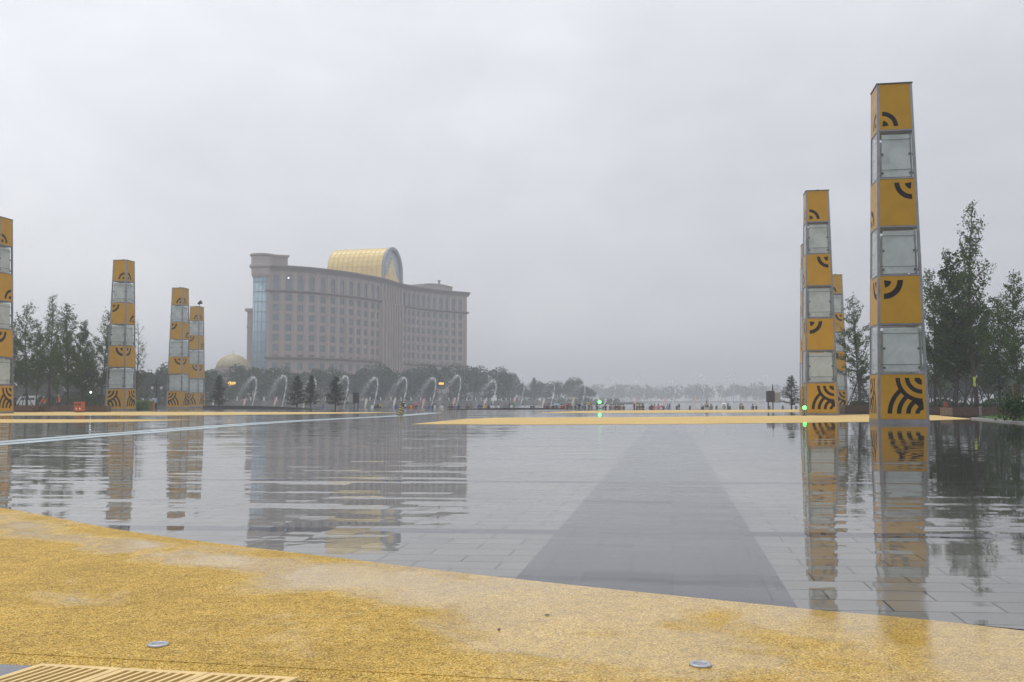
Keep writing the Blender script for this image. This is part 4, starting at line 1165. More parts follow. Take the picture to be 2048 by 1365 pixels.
PINE = [conifer(5, 5.5, 1.5, 85), conifer(6, 5.5, 1.7, 95), conifer(8, 5.5, 1.55, 60)]
def place_pine(i, px, y, top, label, sx=1.0, rz=0.0):
    h = zat(top, y); k = h / 5.5
    o = thing('pine_tree', label, 'pine tree', (xat(px, y, 812), y, 0), rz, 'small dark pines at the lakeside edge')
    for nm, me in zip(('trunk', 'crown'), PINE[i]): link(nm, me, o).scale = (k * sx, k * sx, k)
place_pine(0, 437, 146, 752, 'small dark pine in front of the domed pavilion', 1.2)
place_pine(1, 594, 140, 752, 'dark pine below the hotel, the first of a close pair', 1.25, 1.0)
place_pine(0, 622, 136, 752, 'dark pine below the hotel overlapped by a fountain arc', 1.1, 2.0)
place_pine(1, 671, 138, 754, 'broad dark pine nearest to the loudspeaker below the hotel', 1.3, 3.0)
place_pine(2, 1583, 138, 753, 'grey open-branched pine next to the green-lamp tower', 1.45, 0.5)
place_pine(2, 1722, 142, 750, 'grey open-branched pine behind the lone staked tree', 1.5, 2.5)

def broad(seed, H, w, n, size):
    r = random.Random(seed); T = MB(); Lf = MB()
    T.tube([(0, 0, 0), (.1, .05, H * .3), (0, .1, H * .6)], [.24, .17, .08], 7)
    lobes = []
    for i in range(11):
        a = r.uniform(0, 6.28); t = r.uniform(.32, .92); rr = w * .55 * (1 - abs(t - .5) * 1.1) * r.uniform(.5, 1)
        c = Vector((rr * math.cos(a), rr * math.sin(a), H * t)); s = w * r.uniform(.2, .36)
        lobes.append((c, s)); T.tube([(0, .05, H * .28), Vector((0, 0, H * .3)).lerp(c, .55), c], [.09, .06, .02], 4)
    for c, s in lobes:
        for _ in range(n // 11):
            d = Vector((r.gauss(0, 1), r.gauss(0, 1), r.gauss(0, .8))).normalized() * s * r.uniform(.45, 1.1) ** .6
            Lf.leaf(c + d, size, r=r, flat=.6)
    return T.mesh('trunk', M['bark'], True), Lf.mesh('crown', M['leaf_far'])
BROAD = [broad(61, 10, 6.2, 2600, .55), broad(62, 10, 7.5, 3000, .6), broad(63, 10, 5.2, 2300, .5), broad(64, 10, 8, 3200, .6)]
def place_broad(i, px, y, top, label, sx=1.0, rz=0.0, z0=HB, group='bushy trees on the hotel bank'):
    h = zat(top, y) - z0; k = h / 10
    o = thing('broadleaf_tree', label, 'tree', (xat(px, y, 790), y, z0), rz, group)
    for nm, me in zip(('trunk', 'crown'), BROAD[i]): link(nm, me, o).scale = (k * sx, k * sx, k)
row = [(410, 300, 742, 'bushy tree at the dome end of the bank beside the smallest tower'), (433, 288, 748, 'bushy tree in front of the near corner of the domed pavilion'), (478, 306, 737, 'bushy tree between the dome and the glass turret'), (503, 310, 735, 'bushy tree at the foot of the glass turret'),
       (527, 300, 740, 'bushy tree just past the glass turret foot'), (552, 312, 743, 'tree below the first column of hotel windows'), (575, 305, 747, 'rounder tree below the second column of hotel windows'), (602, 322, 744, 'tree directly behind the close pair of dark pines'),
       (628, 318, 742, 'tree behind the pine overlapped by a fountain arc'), (655, 326, 745, 'tree filling in behind the broad pine'), (684, 322, 747, 'tree behind the gap between broad pine and loudspeaker'), (712, 332, 744, 'tree right above the first loudspeaker'),
       (742, 336, 742, 'tree under the left edge of the tall piers'), (757, 350, 736, 'taller tree masking the foot of the tall piers'), (788, 342, 748, 'tree in front of the portico, by the striped post'), (815, 345, 742, 'tree before the near half of the portico'),
       (842, 350, 740, 'tree before the far half of the portico'), (868, 356, 738, 'tree beside the flat amber sign'), (900, 362, 736, 'tree before the last columns of hotel windows'), (922, 368, 740, 'tree at the far corner of the hotel'),
       (948, 378, 738, 'first of the trees past the hotel corner'), (970, 388, 742, 'second tree past the hotel corner'), (995, 398, 742, 'leafy tree past the hotel with a ragged top'), (1012, 400, 743, 'last tree of the hotel bank, overhanging the water')]
for i, (px, y, top, lb) in enumerate(row):
    place_broad([1, 3, 0, 2][i % 4], px, y, top, lb, 1.1 + .25 * ((i * 7) % 5) / 5, i * 1.3)
# denser low bushes along the foot of the bank: one mass
g = MB(); r = random.Random(99)
for i in range(170):
    px = r.uniform(395, 1020); t = (px - 395) / 625; y = 282 + 105 * t + r.uniform(2, 20)
    c = Vector((xat(px, y, 795), y, HB + r.uniform(.8, 2.6))); s = r.uniform(1.2, 2.3)
    for _ in range(110):
        d = Vector((r.gauss(0, 1), r.gauss(0, 1), r.gauss(0, .9))).normalized() * s * r.uniform(.5, 1.05); q = c + d
        if q.z > HB: g.leaf(q, .55, r=r, flat=.5)
tag(g.build('bank_undergrowth', M['leaf_far']), 'dark undergrowth massed along the bank below the hotel', 'undergrowth', kind='stuff')
# undergrowth far behind the trees of the near shore
g = MB(); r = random.Random(77)
for i in range(130):
    px = r.uniform(-60, 425); y = r.uniform(240, 258)
    c = Vector((xat(px, y, 795), y, r.uniform(.8, 4.2))); s = r.uniform(1.4, 2.4)
    for _ in range(110):
        q = c + Vector((r.gauss(0, 1), r.gauss(0, 1), r.gauss(0, .9))).normalized() * s * r.uniform(.5, 1.05)
        if q.z > 0: g.leaf(q, .6, r=r, flat=.5)
tag(g.build('shore_undergrowth', M['leaf_far']), 'dim belt of bushes far behind the long row of young trees', 'undergrowth', kind='stuff')
# trees behind the plaza on the near shore
for i, (px, y, top, lb) in enumerate([(8, 215, 752, 'dim bushy tree far behind the cut-off tower'), (66, 225, 740, 'dim bushy tree far behind the white van'), (120, 235, 748, 'dim bushy tree far behind the orange workers'), (160, 220, 755, 'dim bushy tree far behind the orange bin'),
        (222, 230, 745, 'dim bushy tree far behind the lone tower'), (258, 210, 748, 'dim bushy tree showing past the lone tower'), (290, 225, 742, 'bushy grey tree behind the lamp post'), (318, 240, 738, 'bushy grey tree between lamp post and the overlapping towers'), (395, 250, 745, 'bushy tree hidden behind the overlapping towers'), (345, 250, 750, 'dim bushy tree between the two overlapping towers')]):
    place_broad(i % 4, px, y, top, lb, 1.25, i * .9, -.02, 'bushy trees on the near shore')
for i, (px, y, top, lb) in enumerate([(1862, 170, 752, 'grey bushy tree far behind the largest tower edge'), (1900, 180, 745, 'grey bushy tree far behind the dense tree'), (1945, 175, 750, 'grey bushy tree far behind the tallest tree trunk'), (1990, 185, 742, 'grey bushy tree far behind the bushy young tree'), (2040, 170, 740, 'grey bushy tree far behind the lawn edge')]):
    place_broad((i + 1) % 4, px, y, top, lb, 1.3, i * 1.1, 0.0, 'grey trees on the far side of the lawn')
g = MB(); g.prism([(78, 152.3), (400, 152.3), (400, 240), (92, 240)], -.66, -.01); structure('lawn_shore_terrain', g, M['earth'])

# far shore woods as one mass
g = MB(); r = random.Random(5)
for i in range(300):
    px = r.uniform(380, 2150); y = r.uniform(1130, 1190)
    top = 800 - r.uniform(22, 33) - (8 if 1000 < px < 1140 else 0) * r.random()
    x = xat(px, y); ht = zat(top, y); w = r.uniform(4.5, 8.5)
    for l in range(4):
        c = Vector((x + r.gauss(0, w * .5), y + r.gauss(0, 3), ht * r.uniform(.35, .85))); s = w * r.uniform(.55, .9)
        for _ in range(46):
            d = Vector((r.gauss(0, 1), r.gauss(0, 1), r.gauss(0, 1))).normalized() * s * r.uniform(.6, 1.05); q = c + d
            if q.z > .4: g.leaf(q, 2.3, r=r, flat=.5)
    g.tube([(x, y, .3), (x, y, ht * .6)], .3, 5)
M['leaf_woods'] = mat('far_wood_leaf', (0.062, 0.098, 0.066), 0.7, var=0.3, scale=0.05, island=0.4, spec=0.1)
tag(g.build('far_shore_woods', M['leaf_woods']), 'hazy belt of woods along the far shore of the lake', 'woods', kind='stuff')
# nearer wooded point between the hotel bank and the far woods
g = MB(); g.prism([(6.1, 470), (30, 452), (62, 470), (75, 640), (41, 640)], -.66, .3); structure('point_terrain', g, M['earth'])
pts_row = [(1026, 466, 760, 0, 'hazy round tree on the low point past the hotel bank'), (1048, 470, 772, 1, 'low hazy tree next on the wooded point'), (1068, 468, 756, 9, 'hazy pointed conifer on the wooded point, spiky tip'), (1084, 474, 768, 3, 'dark low hazy tree beside the pointed conifer'), (1102, 478, 764, 2, 'hazy tree midway along the wooded point'), (1117, 480, 766, 9, 'second hazy conifer of the wooded point'), (1136, 480, 762, 3, 'wide hazy tree toward the tip of the wooded point'), (1160, 482, 764, 1, 'last hazy tree at the tip, behind a fountain jet')]
g = MB(); g.prism([(13, 462.0), (82, 500), (90, 540), (20, 520)], .31, .5)
for i, (px, y, top, k, lb) in enumerate(pts_row):
    y = y + 12 + i * 4
    if k == 9:
        h = zat(top, y) - .3; kk = h / 5.5
        o = thing('conifer', lb, 'conifer', (xat(px, y, 800), y, .3), 0, 'trees on the wooded point')
        for nm, me in zip(('trunk', 'crown'), PINE[0]): link(nm, me, o).scale = (kk, kk, kk)
    else: place_broad(k, px, y, top, lb, 1.5, i, .3, 'trees on the wooded point')
g = MB()
for i in range(60):
    px = r.uniform(1015, 1240); y = 462 + (px - 1015) * .12 + r.uniform(-2, 6); c = Vector((xat(px, y, 800), y, .3 + r.uniform(.2, 1.4))); s = r.uniform(1.2, 2.0)
    for _ in range(60):
        q = c + Vector((r.gauss(0, 1), r.gauss(0, 1), r.gauss(0, .6))).normalized() * s * r.uniform(.5, 1)
        if q.z > .3: g.leaf(q, .7, r=r, flat=.5)
tag(g.build('point_undergrowth', M['leaf_far']), 'low reeds and bushes fringing the wooded point', 'undergrowth', kind='stuff')
g = MB(); g.prism([(30, 455), (62, 455), (62, 471), (30, 471)], -.66, .28); 

def hedge(name, px0, px1, y, hgt, dep, label, m, z0=0.0, n=2600, size=.16):
    x0, x1 = xat(px0, y, 810), xat(px1, y, 810); r = random.Random(int(px0 * 7 + 3)); Lf = MB()
    for i in range(n):
        x = r.uniform(x0, x1); s = .5 + .5 * math.sin(x * 1.7 + px0) * .25 + r.uniform(-.1, .1)
        top = hgt * (.82 + .16 * math.sin(x * 1.3 + px0) + .1 * math.sin(x * 3.1))
        e = min(1.0, (x - x0) / .5 + .3, (x1 - x) / .5 + .3)
        w = r.random()
        if w < .5: q = (x, y + r.uniform(-dep, dep) / 2, z0 + top * e * r.uniform(.85, 1.05))
        else: q = (x, y - dep / 2 + r.uniform(-.08, .12), z0 + top * e * r.uniform(0.03, 1))
        Lf.leaf(q, size, r=r)
    Lf.box(((x0 + x1) / 2, y, z0 + hgt * .33), ((x1 - x0) * .94, dep * .7, hgt * .64))
    return tag(Lf.build(name, M[m]), label, 'hedge')
hedge('hedge', 76, 138, 150, 1.9, 1.6, 'long green hedge behind the orange workers', 'hedge', -.02, 5000, .2)
hedge('hedge', 140, 212, 146, 2.5, 1.8, 'taller dark hedge between the orange bin and lone tower', 'hedge', 0, 5500, .2)
hedge('hedge', -20, 30, 148, 1.7, 1.4, 'low hedge at the frame edge behind the cut-off tower', 'hedge', 0, 2600, .2)
hedge('shrub', 271, 308, 128, 1.25, 2.4, 'bright yellow-green shrub bed past the lone tower', 'shrub', 0, 3200, .16)
hedge('hedge', 1700, 1750, 112, 1.0, 1.2, 'low shrubs in the planter behind the largest tower', 'hedge', .3, 1500, .14)
hedge('hedge', 1856, 1935, 100, 1.2, 1.5, 'dark low shrubs between the largest tower and tallest tree', 'hedge', 0, 2600, .18)
hedge('hedge', 1940, 2060, 94, 1.3, 1.5, 'dark low shrubs under the trees above the lawn', 'hedge', 0, 3400, .18)

# dark shrub and reddish post at the frame edge, on the lawn
p = gp(2043, 842, .13); y = p.y
g = MB(); r = random.Random(44)
for i in range(900):
    d = Vector((r.gauss(0, .33), r.gauss(0, .33), abs(r.gauss(.7, .4)))); g.leaf(d, .15, r=r)
g.tube([(0, 0, 0), (.05, 0, .5), (0, .05, 1.3)], [.05, .04, .015], 5)
tag(g.build('lawn_shrub', M['leaf_dense'], loc=(p.x + .2, y + 1.0, .13)), 'dark rounded shrub on the lawn at the frame edge', 'shrub')
p = at(2031, 800, 58)
o = thing('timber_post', 'reddish-brown timber post standing on the lawn beside the dark shrub', 'post', (p.x, 58, .13))
g = MB(); g.box((0, 0, .95), (.30, .24, 1.9)); g.build('post', M['woodred'] if 'woodred' in M else M['wood'], o)
g = MB(); g.box((0, 0, 1.94), (.4, .34, .08)); g.build('cap', M['wood'], o)
# small grey bollard light before the planter
p = gp(1978, 836.5)
o = thing('bollard_light', 'short grey bollard light between the long planter and the kerb', 'bollard light', (p.x, p.y + 1.2, .13))
g = MB(); g.lathe([(.07, 0), (.07, .45), (.055, .47)], 12); g.build('post', M['greymetal'] if 'greymetal' in M else M['steel'], o)
g = MB(); g.lathe([(.055, .47), (.055, .56), (.13, .57), (.13, .62), (.02, .64)], 12); g.build('head', M['steel'], o)

# ------------------------------------------------------------------ planters, bins, people, equipment
def planter(px0, px1, y, h, dep, label, rz=0.0, pale=False):
    x0, x1 = xat(px0, y, 825), xat(px1, y, 825); w = x1 - x0
    o = thing('wooden_planter', label, 'planter', ((x0 + x1) / 2, y + dep / 2, 0), rz, 'low wooden planters')
    n = 5; g = MB(); ph = (h - .06) / n
    for i in range(n):
        z = .05 + ph * (i + .5)
        g.box((0, -dep / 2, z), (w, .04, ph - .014)); g.box((0, dep / 2, z), (w, .04, ph - .014))
    g.box((0, -dep / 2 + .04, h / 2), (w - .05, .03, h - .1)); g.build('long_boards', M['wood'], o)
    g = MB()
    for i in range(n):
        z = .05 + ph * (i + .5)
        for s in (-1, 1): g.box((s * (w / 2 - .021), 0, z), (.04, dep - .045, ph - .014))
    g.build('end_boards', M['woodpale'] if pale else M['wood'], o)
    g = MB(); t = .16
    for s in (-1, 1): g.box((0, s * (dep / 2 - t / 2 + .03), h - .01), (w + .06, t, .05)); g.box((s * (w / 2 - t / 2 + .03), 0, h - .01), (t - .004, dep - 2 * t + .055, .05))
    g.build('rim_board', M['wood'], o)
    g = MB(); g.box((0, 0, h * .4), (w - .12, dep - .12, h * .8 - .02)); g.build('soil', M['soil'], o)
    return o
planter(1902, 2046, 74.0, .66, 1.9, 'long wooden planter beside the lawn kerb, pale end boards showing', R(3), True)
planter(1846, 1905, 82, .6, 1.6, 'dark wooden planter just past the largest tower', 0)
planter(1690, 1746, 97, .72, 1.7, 'dark wooden planter left between the half hidden tower and largest tower'.replace(' left', ''), 0)
planter(1985, 2060, 80.5, .62, 1.5, 'wooden planter behind the long one, nearest the frame edge')
planter(27, 63, 100, .62, 1.5, 'dark red-brown planter next to the cut-off tower')
planter(64, 100, 102, .56, 1.5, 'second red-brown planter from the cut-off tower')
planter(101, 139, 108, .62, 1.6, 'planter below the standing orange worker')
planter(166, 211, 101.5, .62, 1.5, 'dark planter between the orange bin and the lone tower')

# orange litter bin
p = gp(158.5, 825.4)
o = thing('litter_bin', 'square orange litter bin with two dark slots beside a planter', 'litter bin', (p.x, p.y, 0), R(-12))
g = MB(); g.box((0, 0, .06), (.78, .5, .12)); g.build('base', M['darksteel'], o)
g = MB(); g.box((0, 0, .55), (.84, .55, .86)); g.box((0, 0, 1.02), (.90, .60, .08)); g.build('body', M['orange'], o)
for s in (-.2, .2):
    g = MB(); g.box((s, -.28, .78), (.28, .02, .14)); g.build('slot', M['black'], o)
    g = MB(); g.box((s + .05, -.28, .38), (.12, .012, .16)); g.build('sticker', M['white'], o)
# red-orange bin near shrub bed
p = gp(302, 821)
o = thing('orange_box', 'small red-orange fire box by the bright shrub bed', 'box', (p.x, 122, 0))
g = MB(); g.box((0, 0, .45), (.28, .25, .9)); g.build('body', M['orange'], o); g = MB(); g.box((0, 0, .93), (.34, .30, .07)); g.build('lid', M['orange'], o)
p = at(997 * .3398 + 1700 - 1700 + 0, 806, 95)
p = at(1869, 804, 96)
o = thing('orange_box', 'orange box under the trees past the largest tower', 'box', (p.x, 93.5, 0))
g = MB(); g.box((0, 0, .55), (.3, .3, 1.1)); g.build('body', M['orange'], o); g = MB(); g.box((0, 0, 1.13), (.36, .36, .07)); g.build('lid', M['darksteel'], o)

# lamp post with two lanterns
y = 138; x = xat(313, y, 800)
o = thing('lamp_post', 'dark T-shaped lamp post with two hanging milky lanterns', 'lamp post', (x, y, 0))
zt = zat(759, y); za = zat(770.5, y)
g = MB(); g.box((0, 0, .15), (.4, .4, .3)); g.box((0, 0, zt / 2), (.19, .19, zt)); g.box((0, 0, zt), (.27, .27, .1)); g.build('pole', M['darksteel'], o)
g = MB(); g.box((0, 0, za), (1.55, .12, .14)); g.build('cross_arm', M['darksteel'], o)
for s in (-.62, .62):
    g = MB(); g.lathe([(.10, za - .62), (.17, za - .58), (.19, za - .2), (.12, za - .14)], 10, (s, 0, 0)); l = g.build('lantern', M['lantern'], o)
    g = MB(); g.tube([(s, 0, za - .15), (s, 0, za - .06)], .03, 5); g.lathe([(.2, za - .2), (.1, za - .1)], 10, (s, 0, 0)); g.build('lantern_cap', M['darksteel'], l)
# bright white lamp among the trees
p = at(204, 785.5, 116)
o = thing('work_lamp', 'tiny bright white lamp on a pole by the lone tower', 'lamp', (p.x, 113, 0))
g = MB(); g.tube([(0, 0, 0), (0, 0, p.z - .1)], .04, 6); g.box((0, 0, .03), (.4, .4, .06)); g.build('pole', M['darksteel'], o)
g = MB(); g.ball((0, -.08, p.z), .10, 10, 8); g.build('bulb', M['whitelamp'], o, True)

# white van behind the trees
y = 178; x = xat(55, y, 805)
o = thing('white_van', 'white minivan parked behind the long row of young trees', 'van', (x, y, -.02), R(-4))
M['vanwhite'] = mat('van_paint', (.52, .53, .54), .3)
L, W_, H_ = 3.95, 1.7, 2.05
sec = [(-L / 2, .38), (-L / 2, 1.0), (-L / 2 + .55, 1.16), (-L / 2 + 1.15, 1.92), (-L / 2 + 1.6, H_), (L / 2 - .25, H_), (L / 2, 1.75), (L / 2, .38)]
g = MB()
n = len(sec)
for s in (-1, 1):
    q = [(a, s * W_ / 2, b) for a, b in sec]; g.quad(*(q if s < 0 else q[::-1]))
for (a0_, z0), (a1_, z1) in zip(sec, sec[1:] + sec[:1]): g.quad((a0_, -W_ / 2, z0), (a0_, W_ / 2, z0), (a1_, W_ / 2, z1), (a1_, -W_ / 2, z1))
g.build('body', M['vanwhite'], o, fixn=True)
for xa, xb in ((-.72, -.05), (.05, .85), (.95, 1.75)):
    g = MB()
    for s in (-1, 1): g.box(((xa + xb) / 2, s * (W_ / 2 + .004), 1.5), (xb - xa, .02, .40))
    g.build('side_window', M['vanglass'], o)
g = MB(); g.quad((-L / 2 + .58, -.75, 1.22), (-L / 2 + .58, .75, 1.22), (-L / 2 + 1.12, .72, 1.90), (-L / 2 + 1.12, -.72, 1.90)); w_ = g.build('windscreen', M['vanglass'], o); w_.location = (-.012, 0, .012)
for xa in (-1.2, 1.25):
    for s in (-1, 1):
        g = MB(); g.tube([(xa, s * (W_ / 2 - .16), .32), (xa, s * (W_ / 2 + .02), .32)], .32, 16); t = g.build('tyre', M['rubber'], o)
        g = MB(); g.tube([(xa, s * (W_ / 2 + .01), .32), (xa, s * (W_ / 2 + .035), .32)], .18, 12); g.build('rim', M['steel'], t)
for s in (-.6, .6):
    g = MB(); g.box((-L / 2 - .01, s, .85), (.04, .3, .18)); g.build('headlight', M['lens'], o)

# striped rubber post on the paving
p = gp(800.5, 831.5)
o = thing('striped_cone', 'black and yellow striped traffic cone alone on the wet paving', 'traffic cone', (p.x, p.y, 0))
g = MB(); g.box((0, 0, .03), (.46, .46, .06)); g.box((0, 0, .075), (.36, .36, .03)); g.build('base', M['black'], o)
g = MB(); n = 24; lv = 40
for i in range(lv):
    z0, z1 = .09 + .88 * i / lv, .09 + .88 * (i + 1) / lv; r0, r1 = .155 - .105 * i / lv, .155 - .105 * (i + 1) / lv
    for j in range(n):
        a0_, a1_ = 2 * math.pi * j / n, 2 * math.pi * (j + 1) / n
        g.quad((r0 * math.cos(a0_), r0 * math.sin(a0_), z0), (r0 * math.cos(a1_), r0 * math.sin(a1_), z0), (r1 * math.cos(a1_), r1 * math.sin(a1_), z1), (r1 * math.cos(a0_), r1 * math.sin(a0_), z1), m=int(((j / n) * 1 + i / lv * 4.2) * 1.0 % 1 > .5))
g.quad(*[(.05 * math.cos(2 * math.pi * j / n), .05 * math.sin(2 * math.pi * j / n), .97) for j in range(n)])
g.build('striped_body', [M['black'], M['conyel']], o)
g = MB(); g.tube([(0, 0, .97), (0, 0, 1.04)], .03, 8); g.build('tip', M['black'], o)

# loudspeakers on posts
def speaker(px, y, pyt, pyb, label, side, mast=False, wpx=11.5):
    x = xat(px, y, 800); zt, zb = zat(pyt, y), zat(pyb, y); w = wpx * y / FPX
    o = thing('loudspeaker', label, 'loudspeaker', (x, y, 0))
    g = MB()
    g.box((0, 0, (zt + zb) / 2), (w, .7, zt - zb)); g.build('cabinet', M['black'], o)
    g = MB()
    for i in range(4):
        z = zb + (zt - zb) * (i + .5) / 4; g.box((0, -.36, z), (w * .86, .02, (zt - zb) / 4 - .08))
    for s in (-1, 1):
        for i in range(4): g.box((s * (w / 2 + .02), -.2, zb + (zt - zb) * (i + .5) / 4), (.04, .12, .10))
    g.build('grille', M['speakergrey'], o)
    for s in (-.32, .32):
        g = MB(); g.box((s * w, 0, zb / 2), (.14, .14, zb)); g.build('leg', M['darksteel'], o)
    g = MB(); w2 = w * .78; g.box((side * (w / 2 + w2 / 2 + .03), .1, (zt + zb) / 2 - .05), (w2, .5, (zt - zb) * .78)); g.build('amplifier_case', M['greybox'], o)
    g = MB(); g.box((side * (w / 2 + w2 / 2), .1, zb + .02), (w2 + .1, .6, .08)); g.build('shelf', M['darksteel'], o)
    if mast:
        g = MB(); g.tube([(w * .3, 0, zt), (w * .32, 0, zt + .62)], .09, 8); g.tube([(w * .32, 0, zt + .6), (w * .30, 0, zt + .9)], .06, 8); g.build('mast', M['darksteel'], o)
M['speakergrey'] = mat('speaker_grille', (0.035, 0.035, 0.04), 0.7)
speaker(712.5, 133, 786, 807, 'black loudspeaker on two legs below the hotel, near the broad pine', -1)
speaker(1541, 132, 782.5, 805, 'black loudspeaker with a short mast near the green-lamp tower', 1, True, 14.5)

# dark granite ledges near the water edge
def ledge(name, pxs, y0, y1, h0, h1, label, w=.5):
    g = MB(); n = 30; L = []
    for i in range(n + 1):
        t = i / n; px = pxs[0] + (pxs[1] - pxs[0]) * t; y = y0 + (y1 - y0) * t + 2.0 * math.sin(math.pi * t)
        hgt = h0 * (1 - t) + h1 * t; hgt = max(.03, hgt + .12 * math.sin(math.pi * t)); L.append((xat(px, y, 814), y, hgt))
    for (xa, ya, ha), (xb, yb, hb2) in zip(L[:-1], L[1:]):
        g.hexa([(xa, ya, -.02), (xb, yb, -.02), (xb, yb + w, -.02), (xa, ya + w, -.02), (xa, ya, ha), (xb, yb, hb2), (xb, yb + w, hb2), (xa, ya + w, ha)])
    tag(g.build(name, M['darkstone'], fixn=True), label, 'stone ledge')
ledge('stone_ledge', (406, 642), 140, 134, .50, .05, 'long dark stone ledge tapering down under the dark pines')
ledge('stone_ledge', (895, 1150), 128, 134, .05, .10, 'thin dark stone ledge in front of the crowd')

# bollards along the edge
for i in range(21):
    px = 1062 + i * 26.5
    if px > 1600: break
    x = xat(px, 149.3, 815)
    g = MB(); g.lathe([(.14, 0), (.16, .03), (.17, .32), (.13, .40), (.02, .43)], 10)
    if i == 0: bol = g.mesh('bollard', M['bollard'])
    tag(link('bollard', bol, None, (x, 149.3, 0)), 'squat grey stone bollard in the row along the lakeside edge', 'bollard', 'squat bollards along the lakeside edge')

# white posts on the opposite bank
for i in range(34):
    t = i / 33; a, b = Vector((-72, 262.3, HB)), Vector((-12, 330.3, HB))
    c = Vector((6, 400, HB))
    p = a.lerp(b, t * 1.5) if t < .666 else b.lerp(c, (t - .666) * 3)
    g = MB()
    if i == 0:
        g.box((0, 0, .45), (.26, .26, .9)); g.box((0, 0, .93), (.34, .34, .1)); wpm = g.mesh('white_post', M['white'])
    tag(link('white_post', wpm, None, (p.x - .05, p.y + .35, p.z)), 'short white post in the row along the far bank', 'post', 'white posts along the hotel bank')

# ------------------------------------------------------------------ fountain jets
JD = 205.0
def tall_jet(i, px, label):
    base = Vector((xat(px - 9, JD, 812), JD, -.5)); zt = zat((754.6, 751.5, 757.7, 752.5, 755.6, 755.6, 756.4, 751.3, 761.5, 752.3, 766, 770, 757, 752, 762, 750, 749, 752)[i], JD)
    o = thing('fountain_jet', label, 'fountain jet', base, 0, 'tall curling fountain jets')
    H = zt + .5; r = random.Random(i * 5 + 1)
    pts = [(0, 0, 0), (.28, .02, H * .2), (.55, .03, H * .4), (.80, .03, H * .6), (.93, .03, H * .76), (.92, .03, H * .88), (.74, .02, H * .96), (.38, 0, H), (-.1, 0, H * .985)]
    pts = spline([Vector(p) for p in pts], 5)
    fade = 1.0 if i < 9 else .85
    g = MB(); n = len(pts)
    g.tube(pts, [(.105 + .05 * math.sin(k * .8 + i)) * (1 - .25 * k / n) * fade for k in range(n)], 7); g.build('water_arc', M['jet'], o, True)
    g = MB()
    nd_ = 1500 if i < 9 else 600
    for k in range(nd_):
        t = r.random(); x = .3 - 3.9 * t + r.gauss(0, .12 + .5 * t); z = H * (.985 - .95 * t ** 1.5) + r.gauss(0, .15 + .55 * t)
        if z > .1: g.leaf((x, r.gauss(0, .25), z), .15, r=r)
    for k in range(nd_ // 2):
        q = pts[r.randrange(8, n)]; g.leaf(q + Vector((r.gauss(0, .16), r.gauss(0, .2), r.gauss(-.1, .3))), .12, r=r)
    g.build('falling_spray', M['spraydrop'], o)
ordn = ['first', 'second', 'third', 'fourth', 'fifth', 'sixth', 'seventh', 'eighth', 'ninth', 'tenth', 'eleventh', 'twelfth', 'thirteenth', 'fourteenth', 'fifteenth', 'sixteenth', 'seventeenth', 'eighteenth']
for i, px in enumerate((512, 572, 631, 696, 755, 813, 871, 921, 992, 1049, 1109, 1170, 1231, 1292, 1352, 1410, 1470, 1538)):
    tall_jet(i, px, f'{ordn[i]} tall curling fountain jet, counting from the domed pavilion')
def short_jet(i, px, kind, label):
    y = JD - 22; top = Vector((xat(px, y, 795), y, zat(795.5 + (i % 2) * 1.5, y))); base = Vector((xat(px - 5.5, y, 812), y, -.5))
    o = tag(MB().build('short_fountain_jet', M[kind]), label, 'fountain jet', 'short slanting fountain jets')
    g = MB(); d = top - base
    pts = [d * t for t in (0, .2, .4, .6, .8, .93, 1.0)]; g.tube(pts, [.06, .12, .16, .19, .22, .2, .1], 8)
    r = random.Random(i)
    for k in range(60): g.leaf(d * r.uniform(.3, 1.02) + Vector((r.gauss(0, .15), r.gauss(0, .15), r.gauss(0, .1))), .1, r=r)
    o.data = g.mesh('short_fountain_jet', M[kind], True); o.location = base
tints = ['jetcream', 'jetpink', 'jetpink', 'jetcream', 'jetpink', 'jetcream', 'jetcream', 'jetpink', 'jetpink', 'jetcream', 'jetpink', 'jetcream', 'jetcream', 'jet', 'jetpink', 'jetpink', 'jetpink', 'jetcream', 'jetcream']
for i, px in enumerate((429, 491, 552, 611, 675, 734, 791, 849, 910, 972, 1030, 1089, 1148, 1212, 1272, 1331, 1391, 1448, 1517)):
    nm = {'jetcream': 'cream', 'jetpink': 'pink-lit', 'jet': 'white'}[tints[i]]
    short_jet(i, px, tints[i], f'{(ordn + ["nineteenth"])[i]} short slanting jet from the domed pavilion, {nm} water')

# ------------------------------------------------------------------ people
def skin_mesh(name, joints, edges, rad):
    me = bpy.data.meshes.new(name); me.from_pydata(joints, edges, [])
    o = bpy.data.objects.new(name, me); COL.objects.link(o)
    bm = bmesh.new(); bm.from_mesh(me); lay = bm.verts.layers.skin.verify()
    for v, rr in zip(bm.verts, rad): v[lay].radius = (rr, rr) if not isinstance(rr, tuple) else rr
    bm.verts.ensure_lookup_table(); bm.verts[0][lay].use_root = True
    bm.to_mesh(me); bm.free()
    o.modifiers.new('skin', 'SKIN'); s = o.modifiers.new('sub', 'SUBSURF'); s.levels = 1; s.render_levels = 1
    dg = bpy.context.evaluated_depsgraph_get(); dg.update()
    out = bpy.data.meshes.new_from_object(o.evaluated_get(dg)); out.name = name
    bpy.data.objects.remove(o); bpy.data.meshes.remove(me)
    return out

